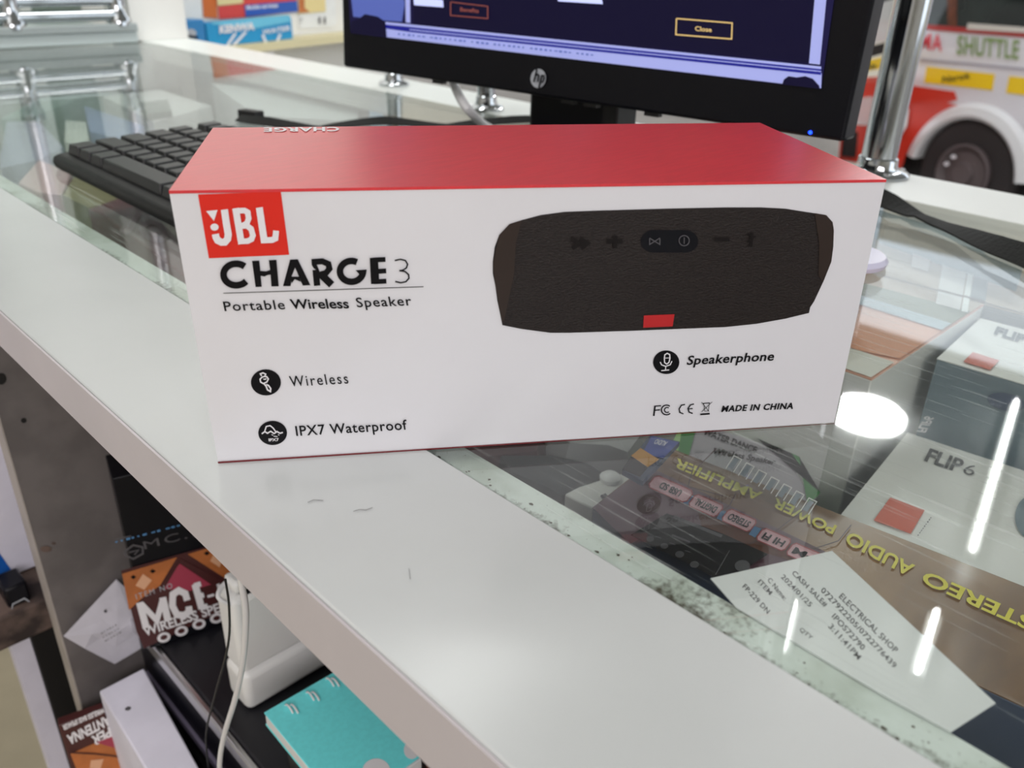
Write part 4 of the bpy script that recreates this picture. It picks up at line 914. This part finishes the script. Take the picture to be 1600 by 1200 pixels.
t.ribbon(WQ, [(352, 76), (368, 52)], 4, 3).ribbon(WQ, [(360, 76), (384, 50)], 4, 3).ribbon(WQ, [(410, 54), (424, 86)], 4, 3).ribbon(WQ, [(438, 53), (424, 86)], 4, 3); t.build('carton_lettering', 'white', bl0)
sd = thing('small_blue_box', WQ(302, 48, 0), 'smaller blue box with a pale disc left of the bright blue carton', 'box')
s1, s2_ = WQ(291, 32, 0), WQ(320, 36, 0)
MB().obox(V((s1.x, s1.y, bz0)), V((s2_.x-s1.x-.002, s2_.y-s1.y, 0)), WN*.045, (0, 0, s1.z-bz0)).build('carton', plain('mid_blue', (50, 130, 190), .4), sd, bevel=.001)
MB().disc(WQ, (298, 52), 9, 7).build('disc_print', 'silver', sd); MB().ppoly(WQ, [(293, 54), (310, 57), (309, 61), (294, 59)], 3).build('dark_print', 'ink', sd)
tag(MB().obox(WP0-WN*.075+WD*.02+V((0, 0, -.07)), WD*.95, WN*.07, (0, 0, .0195)).build('wall_shelf', plain('cream_shelf', (220, 210, 170), .5)), 'cream shelf board behind the rail under the blue carton', 'shelf')

# ================================================================== MINIBUS OUTSIDE
W0 = U(1507, 272, -.95); ab = math.radians(73); bd = V((math.cos(ab), math.sin(ab), 0)); bn = V((bd.y, -bd.x, 0))   # bn points away from viewer
if (W0-CAM).dot(bn) < 0: bn = -bn
VP_ = Plane(W0, bn, .004)
def B3(s, z, o=0): return V((W0.x, W0.y, 0))+bd*s+bn*o+Z*z
bus = thing('shuttle_minibus', B3(-1.2, GZ, .8), 'white and red shuttle minibus with yellow panels parked outside', 'minibus')
fr = .60   # front of the body, along bd from the wheel
r_arch = .40; arch = []
wz = -.95
# side outline with wheel arches, cab front raked
side_ = [(fr+.05, -1.02), (fr+.07, -.62), (fr+.02, -.30), (fr-.18, -.16), (fr-.55, .50), (fr-.75, .62), (-3.5, .64), (-3.55, -1.02)]
def archpts(c): return [(c+r_arch*math.cos(math.radians(a)), wz-.02+r_arch*math.sin(math.radians(a))) for a in range(172, 7, -15)]
bot = [(-3.55, -1.02)]+[p_ for p_ in archpts(-2.55)]+[p_ for p_ in archpts(0)]+[(fr+.05, -1.02)]
outl = side_[:-1]+bot[:-1]
# body as strips: build n-gon prism
bodym = MB().prism([B3(s, z, .0) for s, z in outl], bn*1.6); bo = bodym.build('body', 'bodywhite', bus)
tr = bo.modifiers.new('tri', 'TRIANGULATE')
MB().prism([B3(s, z, .06) for s, z in [(fr-.02, -1.1), (fr-.02, -.6), (-3.4, -.6), (-3.4, -1.1)]], bn*1.45).build('chassis', 'dark', bus)
def vp(name, pts, mt, k=1): return MB().ppoly(VP_, pts, k).build(name, mt, bus)
# red lower flank, drawn between the front corner and the arch
def SV(name, pts, mt, o=-.004): return MB().prism([B3(s, z, o) for s, z in pts], bn*.003).build(name, mt, bus)
def PS(x, y):
    P = UP(x, y, W0, bn); return ((P-V((W0.x, W0.y, 0))).dot(bd), P.z)
archL = [(r_arch*1.02*math.cos(math.radians(a)), wz-.02+r_arch*1.02*math.sin(math.radians(a))) for a in range(90, 3, -8)]
red = [PS(1420, 133), PS(1492, 143), PS(1496, 156), PS(1480, 161)]+[p_ for p_ in archL if p_[0] > .10]+[(fr+.045, -1.0), (fr+.065, -.62), (fr+.03, PS(1390, 128)[1])]
SV('red_flank', red, 'bodyred')
SV('yellow_panel', [PS(1449, 104), PS(1555, 116), PS(1551, 141), PS(1445, 129)], 'vanyellow', -.006)
SV('yellow_panel', [PS(1578, 119), PS(1680, 130), PS(1676, 157), PS(1573, 145)], 'vanyellow', -.006)
SV('window_band', [PS(1445, 38), PS(1512, 43), PS(1512, 40), PS(1700, 55), PS(1700, -130), PS(1440, -130)], 'vanglass', -.005)
SV('red_trim', [PS(1445, 38), PS(1700, 58), PS(1700, 66), PS(1443, 46)], plain('trim_red', (176, 52, 48), .4), -.007)
SV('window_sill', [PS(1514, 36), PS(1700, 50), PS(1700, 57), PS(1513, 46)], plain('sill_cream', (214, 206, 196), .4), -.012)
SV('body_crease', [PS(1440, 91), PS(1700, 115), PS(1700, 119), PS(1440, 95)], plain('crease_grey', (176, 170, 178), .4), -.008)
pn = MB().prism([B3(*PS(1480, -40), -.006), B3(*PS(1482, 40), -.006), B3(*PS(1496, 41), -.006), B3(*PS(1496, -40), -.006)], bn*.003); pn.build('window_pillar', 'brown', bus)
t = MB(); text(t, 'MA', VP_, (1438, 76), (1471, 80), (2, -25), 1.15, .015, k=3); t.build('name_lettering', plain('red_letters', (226, 76, 88), .5), bus)
t = MB(); text(t, 'SHUTTLE', VP_, (1494, 84), (1591, 92), (2, -28), 1.05, .02, k=3); t.build('shuttle_lettering', plain('green_letters', (136, 158, 96), .5), bus)
t = MB(); text(t, 'Narok', VP_, (1472, 129), (1516, 122), (1, -9), 1.05, .02, k=4); t.build('panel_lettering', plain('dark_olive', (80, 70, 20), .5), bus)
# wheel arch flare, wheel
fl = MB(); n = 24
ring = []
for i in range(n+1):
    a = math.radians(172-i*164/n); c, s = math.cos(a), math.sin(a)
    ring.append([B3(r*c, wz-.02+r*s, o) for r, o in [(.335, .04), (.335, -.035), (.355, -.05), (.40, -.035), (.425, -.0)]])
for i in range(n):
    for j in range(4): fl.add([ring[i][j], ring[i+1][j], ring[i+1][j+1], ring[i][j+1]], [(0, 1, 2, 3)])
fl.sm = True; fl.build('wheel_arch', mat('arch_silver', (.72, .70, .70), .4, coat=.3), bus)
for s_ in (0, -2.55):
    wh = MB().lathe(B3(s_, wz, .0), bn, [(.17, .0), (.2, -.012), (.29, -.008), (.32, .02), (.325, .10), (.30, .17), (.1, .17)], 48).build('tyre', 'tyre', bus)
    MB().lathe(B3(s_, wz, -.012), bn, [(.0, -.02), (.06, -.02), (.07, 0), (.13, .01), (.165, -.025), (.175, -.02), (.17, .05), (0, .06)], 36).build('wheel_rim', plain('dusty_rim', (96, 84, 84), .6), wh)
for x, y in ((1479, 256), (1490, 245)): MB().disc(Plane(B3(0, wz, -.035), bn, .002), (x, y), 4.5, 3).build('wheel_weight', 'white', bus)
# rounded nose: the front face turns away from the flank
a5 = math.radians(5); fd = V((math.cos(a5), math.sin(a5), 0)); N0 = B3(.60, 0, .001); fnn = V((fd.y, -fd.x, 0)); fnn = fnn if (CAM-N0).dot(fnn) > 0 else -fnn
def N3(t, z, out=0): return V((N0.x, N0.y, 0))+fd*t-V((-fnn.x, -fnn.y, 0))*out+Z*z
back = B3(.45, 0, 1.55); back.z = 0
MB().prism([N3(0, -1.0), N3(1.25, -1.0), V((back.x, back.y, -1.0))], (0, 0, 1.62)).build('nose', 'bodywhite', bus)
NPl = Plane(N3(0, 0), fnn, .004)
def FV(name, pts, mt, k=1): return MB().prism([NPl(x, y, k) for x, y in pts], fnn*.003*k).build(name, mt, bus)
FV('windscreen', [(1352, 10), (1420, -8), (1412, 58), (1344, 72)], mat('pale_windscreen', (.66, .64, .60), .2), 2)
FV('windscreen_frame', [(1345, -40), (1425, -60), (1420, -8), (1352, 10), (1344, 72), (1338, 76)], 'dark', 1)
FV('wiper_cowl', [(1338, 78), (1420, 56), (1420, 72), (1336, 96)], 'dark', 1.5)
FV('front_yellow_panel', [(1336, 99), (1425, 78), (1423, 100), (1334, 114)], 'vanyellow', 1.5)
FV('front_red_panel', [(1330, 122), (1424, 116), (1420, 165), (1326, 158)], 'bodyred', 1.5)
FV('front_headlamp', [(1326, 156), (1362, 150), (1360, 194), (1322, 192)], mat('headlamp_lens', (.72, .68, .66), .15, coat=.6), 3)
FV('front_bumper', [(1315, 194), (1402, 198), (1398, 262), (1310, 250)], 'bodyred', 2)
FV('front_grille', [(1318, 204), (1338, 206), (1334, 246), (1314, 244)], 'dark', 4)
SV('side_bumper', [PS(1398, 212), PS(1424, 224), PS(1410, 268), PS(1392, 262)], 'bodyred', -.02)
SV('headlamp', [PS(1400, 148), PS(1414, 152), PS(1423, 172), PS(1420, 196), PS(1409, 214), PS(1396, 214)], 'rail', -.018)
t = MB(); text(t, 'Na', NPl, (1354, 110), (1370, 106), (0, -8), 1, .03, k=6); t.build('panel_lettering', plain('dark_olive_front', (80, 70, 20), .5), bus)
# a plain building across the street (seen only as reflections and between things)
bd0 = thing('street_building', (16, 12, GZ), 'pale building across the street behind the minibus', 'building')
MB().box((12, -14, GZ), (13, 26, 3.4)).build('facade', plain('facade_beige', (200, 188, 168), .8), bd0)
for i in range(9): MB().box((11.97, -12+i*4.1, .2), (11.999, -10.4+i*4.1, 1.9)).build('window', 'vanglass', bd0)
